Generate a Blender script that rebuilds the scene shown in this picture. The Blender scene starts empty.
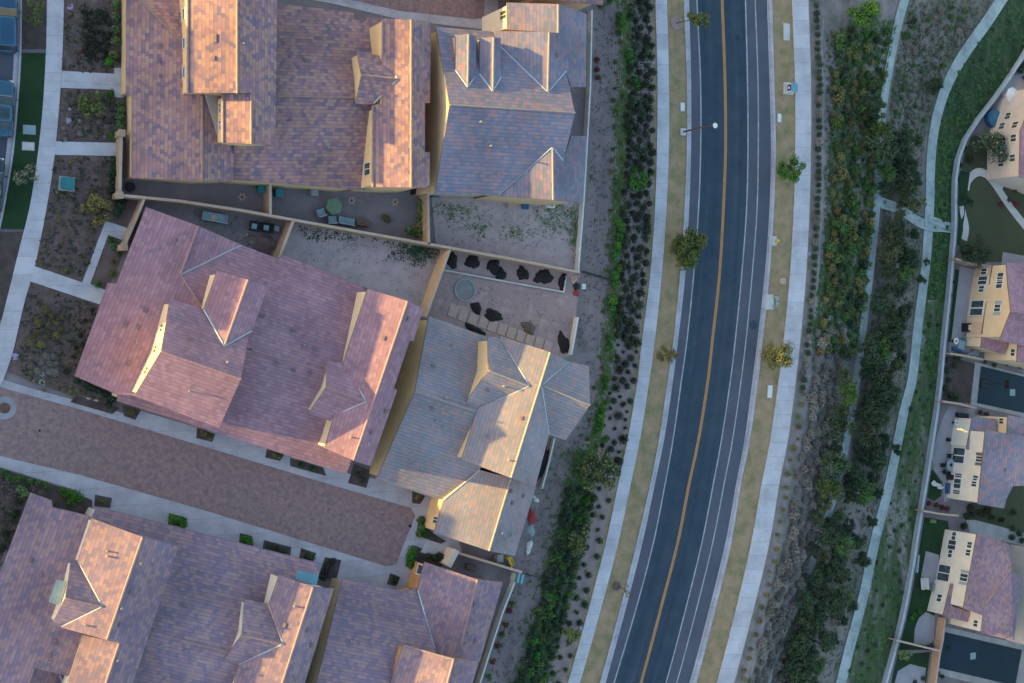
import bpy, bmesh, math, random
from mathutils import Vector, Matrix
random.seed(11)
rad = math.radians
scene = bpy.context.scene
COL = scene.collection
FPX, HC, TILT, CX, CY = 1400.0, 125.0, rad(27), 512.0, 341.5
ct, st = math.cos(TILT), math.sin(TILT)

# ---------------------------------------------------------------- measuring helpers
def at(px, py, z=0.0):
    xc = (px - CX) / FPX; yc = -(py - CY) / FPX
    dx, dy, dz = st + xc * ct, yc, -ct + xc * st
    t = (z - HC) / dz
    return Vector((dx * t, dy * t, z))

def ray(px, py):
    xc = (px - CX) / FPX; yc = -(py - CY) / FPX
    return Vector((st + xc * ct, yc, -ct + xc * st))

def proj(p):
    vx, vy, vz = p[0], p[1], p[2] - HC
    d = st * vx - ct * vz
    return CX + FPX * (ct * vx + st * vz) / d, CY - FPX * vy / d

def interp(pts):
    ys = [p[0] for p in pts]; xs = [p[1] for p in pts]; n = len(ys)
    m = []
    for i in range(n):
        a, b = max(0, i - 1), min(n - 1, i + 1)
        m.append((xs[b] - xs[a]) / (ys[b] - ys[a]))
    def f(y):
        if y <= ys[0]: return xs[0] + m[0] * (y - ys[0])
        if y >= ys[-1]: return xs[-1] + m[-1] * (y - ys[-1])
        for i in range(n - 1):
            if y <= ys[i + 1]:
                h = ys[i + 1] - ys[i]; t = (y - ys[i]) / h
                return ((2*t**3 - 3*t*t + 1) * xs[i] + (t**3 - 2*t*t + t) * h * m[i]
                        + (-2*t**3 + 3*t*t) * xs[i+1] + (t**3 - t*t) * h * m[i+1])
    return f
YS = [-60, 0, 80, 147, 210, 277, 340, 380, 440, 483, 540, 600, 683, 745]
def C(*xs): return interp(list(zip(YS, xs)))
FEN = interp([(-60,620),(0,617),(100,613.5),(200,609.5),(300,604),(400,592),(500,570),(600,545),(683,518),(745,497)])
S1 = C(655,655.5,657.5,657,655,650,642,637.5,627.5,618.5,606.5,591,568,549)
S2 = C(666,667,669,669,666.5,661.7,655,649.5,640,631,619,603.5,580,561)
K1 = C(683,684,687,687,684.5,680,673.5,668,659,650.5,637.5,622.5,600,581)
K2 = C(688,689,691,691,689,685,678,673,664,655,643,628,605.5,587)
E1 = C(696,697,700.5,700.7,698.5,693.5,687,681.5,673,665.3,654,638.5,614,594)
CL = C(720.5,722.2,725,725.6,723.4,719.3,712.5,708,698.5,689.3,678.3,663,641,622)
L2 = C(744,745.5,747.5,748,746.5,741.5,735.3,730.5,721.5,713.5,702.5,688,666,647)
L3 = C(753.5,755.2,758,758.3,757,752,746,741.2,732.5,724.3,713.3,698.8,676.7,657)
Q1 = C(766,767,769.5,771,769.5,764.5,757.5,752.5,744.5,736.3,726,711.5,689.5,670)
Q2 = C(771,772.3,774.5,776,774,769.5,763,758.5,750,741.3,732,718,696.5,678)
R1 = C(791.5,792.4,795.3,795.5,794,790,784,779,770.5,762,752,738.5,717,698)
R2 = C(807.5,808.5,811,811,809.5,806,800.5,796,788,779.5,770,756,734,715)
DA = interp([(-60,925),(0,904),(50,892),(100,883.5),(150,878.5),(200,876.5),(250,872),(300,866),(340,861),(380,856),(440,846),(500,832),(560,812),(620,792),(683,768),(745,745)])
DB = interp([(-60,1036),(0,1000.7),(35,977),(58.6,960),(91,943.6),(117,936),(152,930.5),(200,929),(230,927.5),(268,924.5),(326,917),(380,911),(419,901),(457,894),(504,883.5),(540,874),(600,861.6),(638,851),(683,840),(745,822)])
TW = interp([(-60,1085),(50,1024),(94,995),(129,968.5),(152,957),(180,952),(224,951.5),(282,947),(340,941),(393,936),(451,927.5),(486,922),(540,913),(562,910),(623.6,898),(683,882),(745,864)])
PADZ = -8.8
CONT = [(lambda y: -300.0, 0.0), (FEN, 0.0), (lambda y: S1(y)-4, -1.57), (K1, -1.57), (K2, -1.80), (Q1, -1.80), (Q2, -1.57),
        (lambda y: R2(y)+1, -1.59), (lambda y: R2(y)+9, -1.75), (DA, -5.2), (DB, -8.2), (TW, -8.7), (lambda y: TW(y)+10, PADZ), (lambda y: TW(y)+300, PADZ)]
def zt(px, py):
    xs = [c[0](py) for c in CONT]
    if px <= xs[0]: return CONT[0][1]
    for i in range(len(xs) - 1):
        if px <= xs[i+1]:
            t = (px - xs[i]) / (xs[i+1] - xs[i])
            return CONT[i][1] + t * (CONT[i+1][1] - CONT[i][1])
    return CONT[-1][1]
def gp(px, py, dz=0.0):
    return at(px, py, zt(px, py)) + Vector((0, 0, dz))
def zw(x, y):
    z = 0.0
    for _ in range(6):
        z = zt(*proj((x, y, z)))
    return z

# ---------------------------------------------------------------- object helpers
ORG = {}
def tag(o, label=None, cat=None, group=None, kind=None):
    if label: o['label'] = label
    if cat: o['category'] = cat
    if group: o['group'] = group
    if kind: o['kind'] = kind
    return o
def thing(name, label, cat, loc=(0,0,0), group=None):
    o = bpy.data.objects.new(name, None); COL.objects.link(o)
    o.location = loc; o.empty_display_size = 0.3
    ORG[o.name] = Vector(loc)
    return tag(o, label, cat, group)
def mesh(name, verts, faces, mats, parent=None, fm=None, smooth=False, uvs=None):
    org = ORG.get(parent.name, Vector((0,0,0))) if parent else Vector((0,0,0))
    me = bpy.data.meshes.new(name)
    me.from_pydata([(v[0]-org.x, v[1]-org.y, v[2]-org.z) for v in verts], [], faces)
    for m in (mats if isinstance(mats, (list, tuple)) else [mats]): me.materials.append(m)
    if fm:
        for p, i in zip(me.polygons, fm): p.material_index = i
    if smooth:
        for p in me.polygons: p.use_smooth = True
    if uvs:
        ul = me.uv_layers.new(name='UVMap')
        for p in me.polygons:
            for li, vi in zip(p.loop_indices, p.vertices): ul.data[li].uv = uvs[vi]
    o = bpy.data.objects.new(name, me); COL.objects.link(o)
    if parent:
        o.parent = parent; ORG[o.name] = org
    return o
class MB:
    """collects simple solids into one mesh"""
    def __init__(s): s.v = []; s.f = []; s.m = []
    def add(s, v, f, m=0):
        b = len(s.v); s.v += [Vector(p) for p in v]
        s.f += [tuple(i + b for i in q) for q in f]; s.m += [m] * len(f)
        return s
    def box(s, c, size, rz=0.0, m=0, M=None):
        x, y, z = (k / 2 for k in size)
        pts = [Vector((a*x, b*y, d*z)) for d in (-1,1) for a, b in ((-1,-1),(1,-1),(1,1),(-1,1))]
        R = M if M is not None else Matrix.Rotation(rz, 3, 'Z')
        pts = [R @ p + Vector(c) for p in pts]
        return s.add(pts, [(3,2,1,0),(4,5,6,7),(0,1,5,4),(1,2,6,5),(2,3,7,6),(3,0,4,7)], m)
    def cyl(s, a, b, r0, r1=None, n=10, m=0, cap=True):
        a, b = Vector(a), Vector(b); r1 = r0 if r1 is None else r1
        d = (b - a).normalized(); u = d.orthogonal().normalized(); w = d.cross(u)
        v = [a + (u*math.cos(2*math.pi*i/n) + w*math.sin(2*math.pi*i/n))*r0 for i in range(n)]
        v += [b + (u*math.cos(2*math.pi*i/n) + w*math.sin(2*math.pi*i/n))*r1 for i in range(n)]
        f = [(i, (i+1) % n, n+(i+1) % n, n+i) for i in range(n)]
        if cap: f += [tuple(reversed(range(n))), tuple(range(n, 2*n))]
        return s.add(v, f, m)
    def prism(s, poly, z0, z1, m=0):
        n = len(poly)
        ar = sum(poly[i][0]*poly[(i+1)%n][1]-poly[(i+1)%n][0]*poly[i][1] for i in range(n))
        if ar < 0: poly = poly[::-1]
        v = [(p[0], p[1], z0) for p in poly] + [(p[0], p[1], z1) for p in poly]
        f = [tuple(reversed(range(n))), tuple(range(n, 2*n))] + [(i, (i+1)%n, n+(i+1)%n, n+i) for i in range(n)]
        return s.add(v, f, m)
    def ball(s, c, r, m=0, nu=8, nv=6, sz=1.0, jit=0.0):
        v = []; c = Vector(c)
        for j in range(nv + 1):
            ph = math.pi * j / nv
            for i in range(nu):
                th = 2*math.pi*i/nu; k = r * (1 + random.uniform(-jit, jit))
                v.append(c + Vector((math.sin(ph)*math.cos(th)*k, math.sin(ph)*math.sin(th)*k, math.cos(ph)*k*sz)))
        f = [(j*nu+i, (j+1)*nu+i, (j+1)*nu+(i+1)%nu, j*nu+(i+1)%nu) for j in range(nv) for i in range(nu)]
        return s.add(v, f, m)
    def build(s, name, mats, parent=None, smooth=False):
        return mesh(name, s.v, s.f, mats, parent, s.m, smooth)
def bevel(o, w=0.03, seg=2):
    md = o.modifiers.new('bevel', 'BEVEL'); md.width = w; md.segments = seg; md.limit_method = 'ANGLE'; return o
def copy_tree(o, parent=None):
    c = o.copy(); COL.objects.link(c)
    if parent: c.parent = parent
    for ch in list(o.children): copy_tree(ch, c)
    return c

# ---------------------------------------------------------------- materials
def new_mat(name):
    m = bpy.data.materials.new(name); m.use_nodes = True
    nt = m.node_tree; b = nt.nodes['Principled BSDF']
    return m, nt, b
def N(nt, t, **kw):
    n = nt.nodes.new(t)
    for k, v in kw.items():
        if k.startswith('i_'):
            n.inputs[int(k[2:]) if k[2:].isdigit() else k[2:]].default_value = v
        else: setattr(n, k, v)
    return n
def ramp(nt, stops, interp_='LINEAR'):
    r = nt.nodes.new('ShaderNodeValToRGB'); e = r.color_ramp; e.interpolation = interp_
    while len(e.elements) < len(stops): e.elements.new(0.5)
    for el, (p, c) in zip(e.elements, stops):
        el.position = p; el.color = (*c, 1)
    return r
def mat(name, c1, c2=None, scale=3.0, rough=0.85, bump=0.0, bscale=None, metal=0.0, detail=6.0, c3=None, spec=0.3, rand=0.0, lo=0.35, hi=0.65, stretch=None):
    m, nt, b = new_mat(name); L = nt.links.new
    b.inputs['Roughness'].default_value = rough; b.inputs['Metallic'].default_value = metal
    b.inputs['Specular IOR Level'].default_value = spec
    if c2 is None: c2 = tuple(k * 0.82 for k in c1)
    tc = N(nt, 'ShaderNodeTexCoord')
    no = N(nt, 'ShaderNodeTexNoise'); no.inputs['Scale'].default_value = scale; no.inputs['Detail'].default_value = detail; no.inputs['Roughness'].default_value = 0.62
    if stretch:
        mp = N(nt, 'ShaderNodeMapping'); mp.inputs['Scale'].default_value = stretch; mp.inputs['Rotation'].default_value = (0, 0, rad(-8)); L(tc.outputs['Object'], mp.inputs['Vector']); L(mp.outputs[0], no.inputs['Vector'])
    else: L(tc.outputs['Object'], no.inputs['Vector'])
    stops = [(lo, c1), (hi, c2)] if c3 is None else [(lo-0.05, c1), ((lo+hi)/2, c2), (hi+0.05, c3)]
    r = ramp(nt, stops); L(no.outputs['Fac'], r.inputs['Fac'])
    out = r.outputs['Color']
    if rand:
        oi = N(nt, 'ShaderNodeObjectInfo'); hs = N(nt, 'ShaderNodeHueSaturation')
        mr = N(nt, 'ShaderNodeMapRange'); mr.inputs[3].default_value = 1 - rand; mr.inputs[4].default_value = 1 + rand
        L(oi.outputs['Random'], mr.inputs[0]); L(mr.outputs[0], hs.inputs['Value'])
        mr2 = N(nt, 'ShaderNodeMapRange'); mr2.inputs[3].default_value = 0.5 - rand*0.09; mr2.inputs[4].default_value = 0.5 + rand*0.09
        mu = N(nt, 'ShaderNodeMath', operation='MULTIPLY'); mu.inputs[1].default_value = 7.31
        fr = N(nt, 'ShaderNodeMath', operation='FRACT'); L(oi.outputs['Random'], mu.inputs[0]); L(mu.outputs[0], fr.inputs[0]); L(fr.outputs[0], mr2.inputs[0]); L(mr2.outputs[0], hs.inputs['Hue'])
        L(out, hs.inputs['Color']); out = hs.outputs['Color']
    L(out, b.inputs['Base Color'])
    if bump:
        n2 = N(nt, 'ShaderNodeTexNoise'); n2.inputs['Scale'].default_value = bscale or scale*4; n2.inputs['Detail'].default_value = 5
        L(tc.outputs['Object'], n2.inputs['Vector'])
        bp = N(nt, 'ShaderNodeBump'); bp.inputs['Strength'].default_value = bump; bp.inputs['Distance'].default_value = 0.1
        L(n2.outputs['Fac'], bp.inputs['Height']); L(bp.outputs['Normal'], b.inputs['Normal'])
    return m

def tile_mat(name, pal, w=0.46, h=0.34, patch=0.5, barrel=False, bump=0.65):
    """roof tiles laid out in the plane's own UV (metres): courses, staggered tiles, colour per tile and per small batch"""
    m, nt, b = new_mat(name); L = nt.links.new
    b.inputs['Roughness'].default_value = 0.8; b.inputs['Specular IOR Level'].default_value = 0.25
    uv = N(nt, 'ShaderNodeUVMap'); uv.uv_map = 'UVMap'
    sp = N(nt, 'ShaderNodeSeparateXYZ'); L(uv.outputs[0], sp.inputs[0])
    def M(op, a, bb=None):
        n = N(nt, 'ShaderNodeMath', operation=op)
        if isinstance(a, (int, float)): n.inputs[0].default_value = a
        else: L(a, n.inputs[0])
        if bb is not None:
            if isinstance(bb, (int, float)): n.inputs[1].default_value = bb
            else: L(bb, n.inputs[1])
        return n.outputs[0]
    sy = M('DIVIDE', sp.outputs[1], h); row = M('FLOOR', sy)
    off = M('MULTIPLY', M('MODULO', row, 2.0), 0.5)
    sx = M('ADD', M('DIVIDE', sp.outputs[0], w), off); cell = M('FLOOR', sx)
    cv = N(nt, 'ShaderNodeCombineXYZ'); L(cell, cv.inputs[0]); L(row, cv.inputs[1])
    wn = N(nt, 'ShaderNodeTexWhiteNoise', noise_dimensions='2D'); L(cv.outputs[0], wn.inputs['Vector'])
    pn = N(nt, 'ShaderNodeTexNoise'); pn.inputs['Scale'].default_value = 0.38; pn.inputs['Detail'].default_value = 3; L(cv.outputs[0], pn.inputs['Vector'])
    bl = N(nt, 'ShaderNodeTexNoise'); bl.inputs['Scale'].default_value = 0.22; bl.inputs['Detail'].default_value = 3; L(uv.outputs[0], bl.inputs['Vector'])
    pf = M('ADD', M('MULTIPLY', M('SUBTRACT', pn.outputs['Fac'], 0.5), 1.5), 0.5)
    mix = M('ADD', M('MULTIPLY', wn.outputs['Value'], 1 - patch), M('MULTIPLY', pf, patch))
    k = len(pal); stops = [(0.12 + 0.76 * i / k, c) for i, c in enumerate(pal)]
    r = ramp(nt, stops, 'CONSTANT'); L(mix, r.inputs['Fac'])
    hs = N(nt, 'ShaderNodeHueSaturation'); L(r.outputs['Color'], hs.inputs['Color'])
    mr = N(nt, 'ShaderNodeMapRange'); mr.inputs[1].default_value = 0.3; mr.inputs[2].default_value = 0.7; mr.inputs[3].default_value = 0.82; mr.inputs[4].default_value = 1.15
    L(bl.outputs['Fac'], mr.inputs[0])
    fy = M('FRACT', sy); fx = M('FRACT', sx)
    # darker band along the lower edge of each course
    lip = N(nt, 'ShaderNodeMapRange'); lip.inputs[1].default_value = 0.0; lip.inputs[2].default_value = 0.22; lip.inputs[3].default_value = 0.62; lip.inputs[4].default_value = 1.0
    L(fy, lip.inputs[0])
    L(M('MULTIPLY', mr.outputs[0], lip.outputs[0]), hs.inputs['Value'])
    L(hs.outputs['Color'], b.inputs['Base Color'])
    hgt = M('SUBTRACT', 1.0, fy)
    if barrel:
        hgt = M('ADD', hgt, M('MULTIPLY', M('ABSOLUTE', M('SINE', M('MULTIPLY', sp.outputs[0], math.pi/0.31))), 0.9))
    bp = N(nt, 'ShaderNodeBump'); bp.inputs['Strength'].default_value = bump; bp.inputs['Distance'].default_value = 0.06
    L(hgt, bp.inputs['Height']); L(bp.outputs['Normal'], b.inputs['Normal'])
    return m

def concrete_mat(name, c, joint=1.6, jw=0.012, stain=0.3):
    m, nt, b = new_mat(name); L = nt.links.new
    b.inputs['Roughness'].default_value = 0.9; b.inputs['Specular IOR Level'].default_value = 0.2
    uv = N(nt, 'ShaderNodeUVMap'); uv.uv_map = 'UVMap'
    sp = N(nt, 'ShaderNodeSeparateXYZ'); L(uv.outputs[0], sp.inputs[0])
    d = N(nt, 'ShaderNodeMath', operation='DIVIDE'); L(sp.outputs[1], d.inputs[0]); d.inputs[1].default_value = joint
    fl = N(nt, 'ShaderNodeMath', operation='FLOOR'); L(d.outputs[0], fl.inputs[0])
    fr = N(nt, 'ShaderNodeMath', operation='FRACT'); L(d.outputs[0], fr.inputs[0])
    lt = N(nt, 'ShaderNodeMath', operation='LESS_THAN'); L(fr.outputs[0], lt.inputs[0]); lt.inputs[1].default_value = jw * 2
    wn = N(nt, 'ShaderNodeTexWhiteNoise', noise_dimensions='1D'); L(fl.outputs[0], wn.inputs['W'])
    tc = N(nt, 'ShaderNodeTexCoord')
    n1 = N(nt, 'ShaderNodeTexNoise'); n1.inputs['Scale'].default_value = 0.5; n1.inputs['Detail'].default_value = 8; n1.inputs['Roughness'].default_value = 0.7
    L(tc.outputs['Object'], n1.inputs['Vector'])
    r = ramp(nt, [(0.3, tuple(k*(1-stain) for k in c)), (0.6, c)]); L(n1.outputs['Fac'], r.inputs['Fac'])
    hs = N(nt, 'ShaderNodeHueSaturation'); L(r.outputs['Color'], hs.inputs['Color'])
    mr = N(nt, 'ShaderNodeMapRange'); mr.inputs[3].default_value = 0.93; mr.inputs[4].default_value = 1.06; L(wn.outputs['Value'], mr.inputs[0])
    su = N(nt, 'ShaderNodeMath', operation='MULTIPLY_ADD'); L(lt.outputs[0], su.inputs[0]); su.inputs[1].default_value = -0.3; L(mr.outputs[0], su.inputs[2])
    L(su.outputs[0], hs.inputs['Value']); L(hs.outputs['Color'], b.inputs['Base Color'])
    return m

def brick_mat(name, cols, sx=0.22, sy=0.11):
    m, nt, b = new_mat(name); L = nt.links.new
    b.inputs['Roughness'].default_value = 0.85; b.inputs['Specular IOR Level'].default_value = 0.2
    tc = N(nt, 'ShaderNodeTexCoord'); mp = N(nt, 'ShaderNodeMapping'); L(tc.outputs['Object'], mp.inputs['Vector'])
    mp.inputs['Rotation'].default_value = (0, 0, rad(16 + 45))
    br = N(nt, 'ShaderNodeTexBrick'); L(mp.outputs[0], br.inputs['Vector'])
    br.inputs['Scale'].default_value = 1.0; br.inputs['Brick Width'].default_value = sx*2.2; br.inputs['Row Height'].default_value = sy*2.2; br.inputs['Mortar Size'].default_value = 0.012
    br.inputs['Color1'].default_value = (*cols[0], 1); br.inputs['Color2'].default_value = (*cols[1], 1); br.inputs['Mortar'].default_value = (*[k*0.6 for k in cols[2]], 1)
    n1 = N(nt, 'ShaderNodeTexNoise'); n1.inputs['Scale'].default_value = 2.4; n1.inputs['Detail'].default_value = 9; n1.inputs['Roughness'].default_value = 0.7; L(tc.outputs['Object'], n1.inputs['Vector'])
    r = ramp(nt, [(0.34, cols[2]), (0.5, cols[0]), (0.66, cols[3])]); L(n1.outputs['Fac'], r.inputs['Fac'])
    mx = N(nt, 'ShaderNodeMix', data_type='RGBA'); mx.inputs[0].default_value = 0.6
    L(br.outputs['Color'], mx.inputs[6]); L(r.outputs['Color'], mx.inputs[7]); L(mx.outputs[2], b.inputs['Base Color'])
    bp = N(nt, 'ShaderNodeBump'); bp.inputs['Strength'].default_value = 0.3; L(br.outputs['Fac'], bp.inputs['Height']); bp.invert = True; L(bp.outputs[0], b.inputs['Normal'])
    return m

def glass_mat(name, c=(0.02,0.025,0.03), rough=0.08):
    m, nt, b = new_mat(name); b.inputs['Base Color'].default_value = (*c, 1); b.inputs['Roughness'].default_value = rough; b.inputs['Specular IOR Level'].default_value = 0.5
    tc = N(nt, 'ShaderNodeTexCoord'); no = N(nt, 'ShaderNodeTexNoise'); no.inputs['Scale'].default_value = 1.2; nt.links.new(tc.outputs['Object'], no.inputs['Vector'])
    r = ramp(nt, [(0.4, c), (0.7, tuple(k*1.8 for k in c))]); nt.links.new(no.outputs['Fac'], r.inputs['Fac']); nt.links.new(r.outputs[0], b.inputs['Base Color'])
    return m

M_ = {}
M_['concrete'] = concrete_mat('concrete', (0.41,0.385,0.43))
M_['walk'] = concrete_mat('walk_concrete', (0.48,0.455,0.50), 1.6)
M_['ditch'] = concrete_mat('ditch_concrete', (0.36,0.40,0.40), 3.0, 0.01, 0.4)
M_['plaincon'] = mat('plain_concrete', (0.36,0.36,0.36), (0.27,0.27,0.28), 0.6, bump=0.1)
M_['palecon'] = mat('pale_concrete', (0.5,0.48,0.47), (0.4,0.39,0.39), 0.8, bump=0.1)
M_['asphalt'] = mat('asphalt', (0.086,0.088,0.118), (0.068,0.072,0.098), 0.35, rough=0.9, bump=0.15, bscale=40, detail=9)
M_['asphalt_new'] = mat('dark_asphalt', (0.026,0.042,0.064), (0.020,0.035,0.055), 0.25, rough=0.8, bump=0.15, bscale=40, detail=9)
def lane_mat():
    m, nt, b = new_mat('dark_asphalt'); L = nt.links.new; b.inputs['Roughness'].default_value = 0.8; b.inputs['Specular IOR Level'].default_value = 0.3
    uv = N(nt, 'ShaderNodeUVMap'); uv.uv_map = 'UVMap'; mp = N(nt, 'ShaderNodeMapping'); mp.inputs['Scale'].default_value = (1.0, 0.012, 1); L(uv.outputs[0], mp.inputs['Vector'])
    n1 = N(nt, 'ShaderNodeTexNoise'); n1.inputs['Scale'].default_value = 1.1; n1.inputs['Detail'].default_value = 4; L(mp.outputs[0], n1.inputs['Vector'])
    tc = N(nt, 'ShaderNodeTexCoord'); n2 = N(nt, 'ShaderNodeTexNoise'); n2.inputs['Scale'].default_value = 0.5; n2.inputs['Detail'].default_value = 12; n2.inputs['Roughness'].default_value = 0.75; L(tc.outputs['Object'], n2.inputs['Vector'])
    ad = N(nt, 'ShaderNodeMath', operation='MULTIPLY_ADD'); ad.inputs[1].default_value = 0.55; L(n2.outputs['Fac'], ad.inputs[0])
    mu = N(nt, 'ShaderNodeMath', operation='MULTIPLY'); mu.inputs[1].default_value = 0.55; L(n1.outputs['Fac'], mu.inputs[0]); L(mu.outputs[0], ad.inputs[2])
    r = ramp(nt, [(0.38, (0.014,0.030,0.052)), (0.54, (0.026,0.044,0.069)), (0.70, (0.046,0.060,0.086))]); L(ad.outputs[0], r.inputs['Fac']); L(r.outputs[0], b.inputs['Base Color']); return m
M_['asphalt_new'] = lane_mat()
M_['court'] = mat('court_asphalt', (0.013,0.034,0.055), (0.010,0.026,0.044), 0.4, rough=0.8, detail=9)
M_['white'] = mat('road_paint', (0.36,0.38,0.40), (0.22,0.24,0.26), 1.5, detail=9)
M_['orange'] = mat('orange_paint', (0.42,0.20,0.085), (0.32,0.155,0.07), 1.2, detail=9)
M_['verge'] = mat('dry_grass', (0.36,0.235,0.155), (0.27,0.19,0.11), 0.75, c3=(0.15,0.15,0.065), bump=0.8, bscale=9, detail=9)
M_['soil'] = mat('mulch', (0.105,0.07,0.068), (0.165,0.115,0.112), 0.9, bump=0.6, bscale=12, detail=9)
M_['soil_dark'] = mat('dark_mulch', (0.05,0.036,0.034), (0.095,0.068,0.063), 1.2, bump=0.6, bscale=12, detail=9)
M_['dirt'] = mat('yard_dirt', (0.42,0.325,0.325), (0.32,0.255,0.262), 0.8, bump=0.35, bscale=7, detail=9)
M_['dirt_pink'] = mat('pink_dirt', (0.36,0.245,0.235), (0.29,0.20,0.195), 0.8, c3=(0.40,0.285,0.275), bump=0.35, bscale=6, detail=9)
M_['dirt_gray'] = mat('grey_dirt', (0.22,0.18,0.19), (0.155,0.13,0.14), 0.5, bump=0.3, bscale=8, detail=9)
M_['strip_dirt'] = mat('strip_dirt', (0.22,0.170,0.175), (0.145,0.115,0.12), 0.6, bump=0.4, bscale=6, detail=12, stretch=(1,.35,1))
M_['bank'] = mat('bank_mulch', (0.24,0.175,0.18), (0.165,0.122,0.125), 0.8, bump=0.5, bscale=8, detail=9)
M_['slope'] = mat('slope_soil', (0.27,0.21,0.215), (0.185,0.15,0.15), 0.6, c3=(0.08,0.10,0.05), bump=0.6, bscale=5, detail=9)
M_['slope2'] = mat('gully_soil', (0.215,0.175,0.175), (0.15,0.13,0.115), 0.35, c3=(0.055,0.07,0.034), bump=0.6, bscale=5, detail=10, stretch=(1,.4,1))
M_['slope3'] = mat('grassy_soil', (0.022,0.058,0.020), (0.075,0.085,0.048), 0.42, c3=(0.24,0.20,0.20), bump=0.6, bscale=6, detail=12, lo=0.43, hi=0.57, stretch=(1,.28,1))
M_['slope_green'] = mat('green_bank', (0.012,0.036,0.013), (0.022,0.050,0.019), 0.7, c3=(0.065,0.075,0.045), bump=0.8, bscale=9, detail=12, stretch=(1,.4,1))
M_['far'] = mat('far_ground', (0.10,0.09,0.075), (0.06,0.065,0.04), 0.05, detail=10)
M_['lawn'] = mat('lawn', (0.010,0.034,0.012), (0.018,0.046,0.015), 0.5, bump=0.7, bscale=20, detail=9)
M_['olive'] = mat('olive_lawn', (0.065,0.065,0.035), (0.045,0.06,0.03), 0.3, bump=0.6, bscale=20, detail=9)
M_['pavers'] = brick_mat('brick_pavers', [(0.26,0.165,0.16),(0.175,0.122,0.14),(0.105,0.09,0.12),(0.37,0.225,0.195)])
M_['stucco'] = mat('cream_stucco', (0.61,0.48,0.34), (0.55,0.43,0.31), 0.8, bump=0.15, bscale=12)
M_['stucco_tan'] = mat('tan_stucco', (0.50,0.35,0.23), (0.44,0.31,0.205), 0.8, bump=0.15, bscale=12)
M_['stucco_yel'] = mat('yellow_stucco', (0.62,0.43,0.25), (0.56,0.39,0.23), 0.8, bump=0.15, bscale=12)
M_['stucco_peach'] = mat('peach_stucco', (0.56,0.42,0.29), (0.50,0.375,0.26), 0.8, bump=0.15, bscale=12)
M_['stucco_pale'] = mat('pale_stucco', (0.58,0.52,0.47), (0.51,0.46,0.42), 0.8, bump=0.15, bscale=12)
M_['stucco_rust'] = mat('rust_stucco', (0.42,0.22,0.10), (0.36,0.19,0.09), 0.8, bump=0.15, bscale=12)
M_['stucco_rose'] = mat('rose_stucco', (0.52,0.42,0.38), (0.46,0.37,0.34), 0.8, bump=0.15, bscale=12)
M_['ventm'] = mat('vent_metal', (0.19,0.135,0.14), (0.14,0.10,0.11), 2.0)
M_['stucco_pink'] = mat('pink_stucco', (0.52,0.33,0.25), (0.46,0.30,0.23), 0.8, bump=0.15, bscale=12)
M_['stucco_gray'] = mat('grey_stucco', (0.42,0.38,0.36), (0.36,0.33,0.32), 0.8)
M_['gwall'] = mat('block_wall', (0.40,0.27,0.19), (0.33,0.225,0.16), 1.5, bump=0.3, bscale=10)
M_['gcap'] = mat('wall_cap', (0.46,0.33,0.26), (0.38,0.28,0.23), 1.5)
M_['wwall'] = mat('pale_wall', (0.56,0.57,0.57), (0.46,0.47,0.48), 1.2)
M_['trim'] = mat('trim', (0.60,0.54,0.42), (0.52,0.47,0.37), 1.0)
M_['fascia'] = mat('fascia', (0.16,0.12,0.10), (0.12,0.09,0.08), 1.0)
M_['flash'] = mat('valley_metal', (0.42,0.46,0.50), (0.34,0.38,0.42), 1.0, rough=0.45, metal=0.3)
M_['metal'] = mat('grey_metal', (0.28,0.29,0.30), (0.2,0.21,0.22), 2.0, rough=0.5, metal=0.4)
M_['dkmetal'] = mat('dark_metal', (0.045,0.045,0.05), (0.03,0.03,0.033), 2.0, rough=0.5, metal=0.3)
M_['rustmetal'] = mat('brown_metal', (0.14,0.075,0.05), (0.09,0.05,0.04), 2.0, rough=0.6)
M_['teal'] = mat('teal_plastic', (0.03,0.17,0.18), (0.02,0.13,0.15), 2.0, rough=0.5)
M_['tealroof'] = mat('teal_metal', (0.12,0.28,0.36), (0.10,0.23,0.31), 1.0, rough=0.5)
M_['bluegrey'] = mat('bluegrey_metal', (0.24,0.32,0.36), (0.2,0.27,0.31), 1.0, rough=0.5)
M_['black'] = mat('black_mulch_and_shade', (0.014,0.012,0.013), (0.028,0.024,0.025), 6.0, rough=0.95, bump=0.8, bscale=12)  # also colours the strip that stands for the gap's shadow by the golden house
M_['blackp'] = mat('black_plastic', (0.015,0.016,0.02), (0.01,0.011,0.013), 3.0, rough=0.5)
M_['whitep'] = mat('white_plastic', (0.62,0.62,0.62), (0.52,0.52,0.53), 2.0, rough=0.6)
M_['lilac'] = mat('lilac_lid', (0.36,0.24,0.46), (0.30,0.2,0.40), 2.0, rough=0.6)
M_['green'] = mat('green_fabric', (0.13,0.20,0.13), (0.10,0.16,0.10), 2.0, rough=0.9)
M_['brownw'] = mat('brown_wood', (0.15,0.10,0.08), (0.11,0.075,0.06), 4.0, rough=0.8)
M_['red'] = mat('red_fabric', (0.34,0.05,0.045), (0.25,0.04,0.04), 3.0)
M_['yellow'] = mat('yellow_plastic', (0.60,0.40,0.05), (0.52,0.34,0.05), 3.0, rough=0.5)
M_['blue'] = mat('blue_plastic', (0.03,0.10,0.20), (0.02,0.08,0.16), 3.0, rough=0.5)
M_['slab'] = mat('patio_slab', (0.42,0.30,0.26), (0.36,0.26,0.22), 1.5)
M_['patio'] = mat('patio_concrete', (0.30,0.28,0.31), (0.25,0.235,0.26), 0.7)
M_['stone'] = mat('stone', (0.26,0.23,0.21), (0.17,0.15,0.14), 3.0, bump=0.4)
M_['glass'] = glass_mat('dark_glass', (0.028,0.042,0.052), 0.12)
M_['water'] = glass_mat('pool_water', (0.02,0.12,0.18), 0.05)
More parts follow.
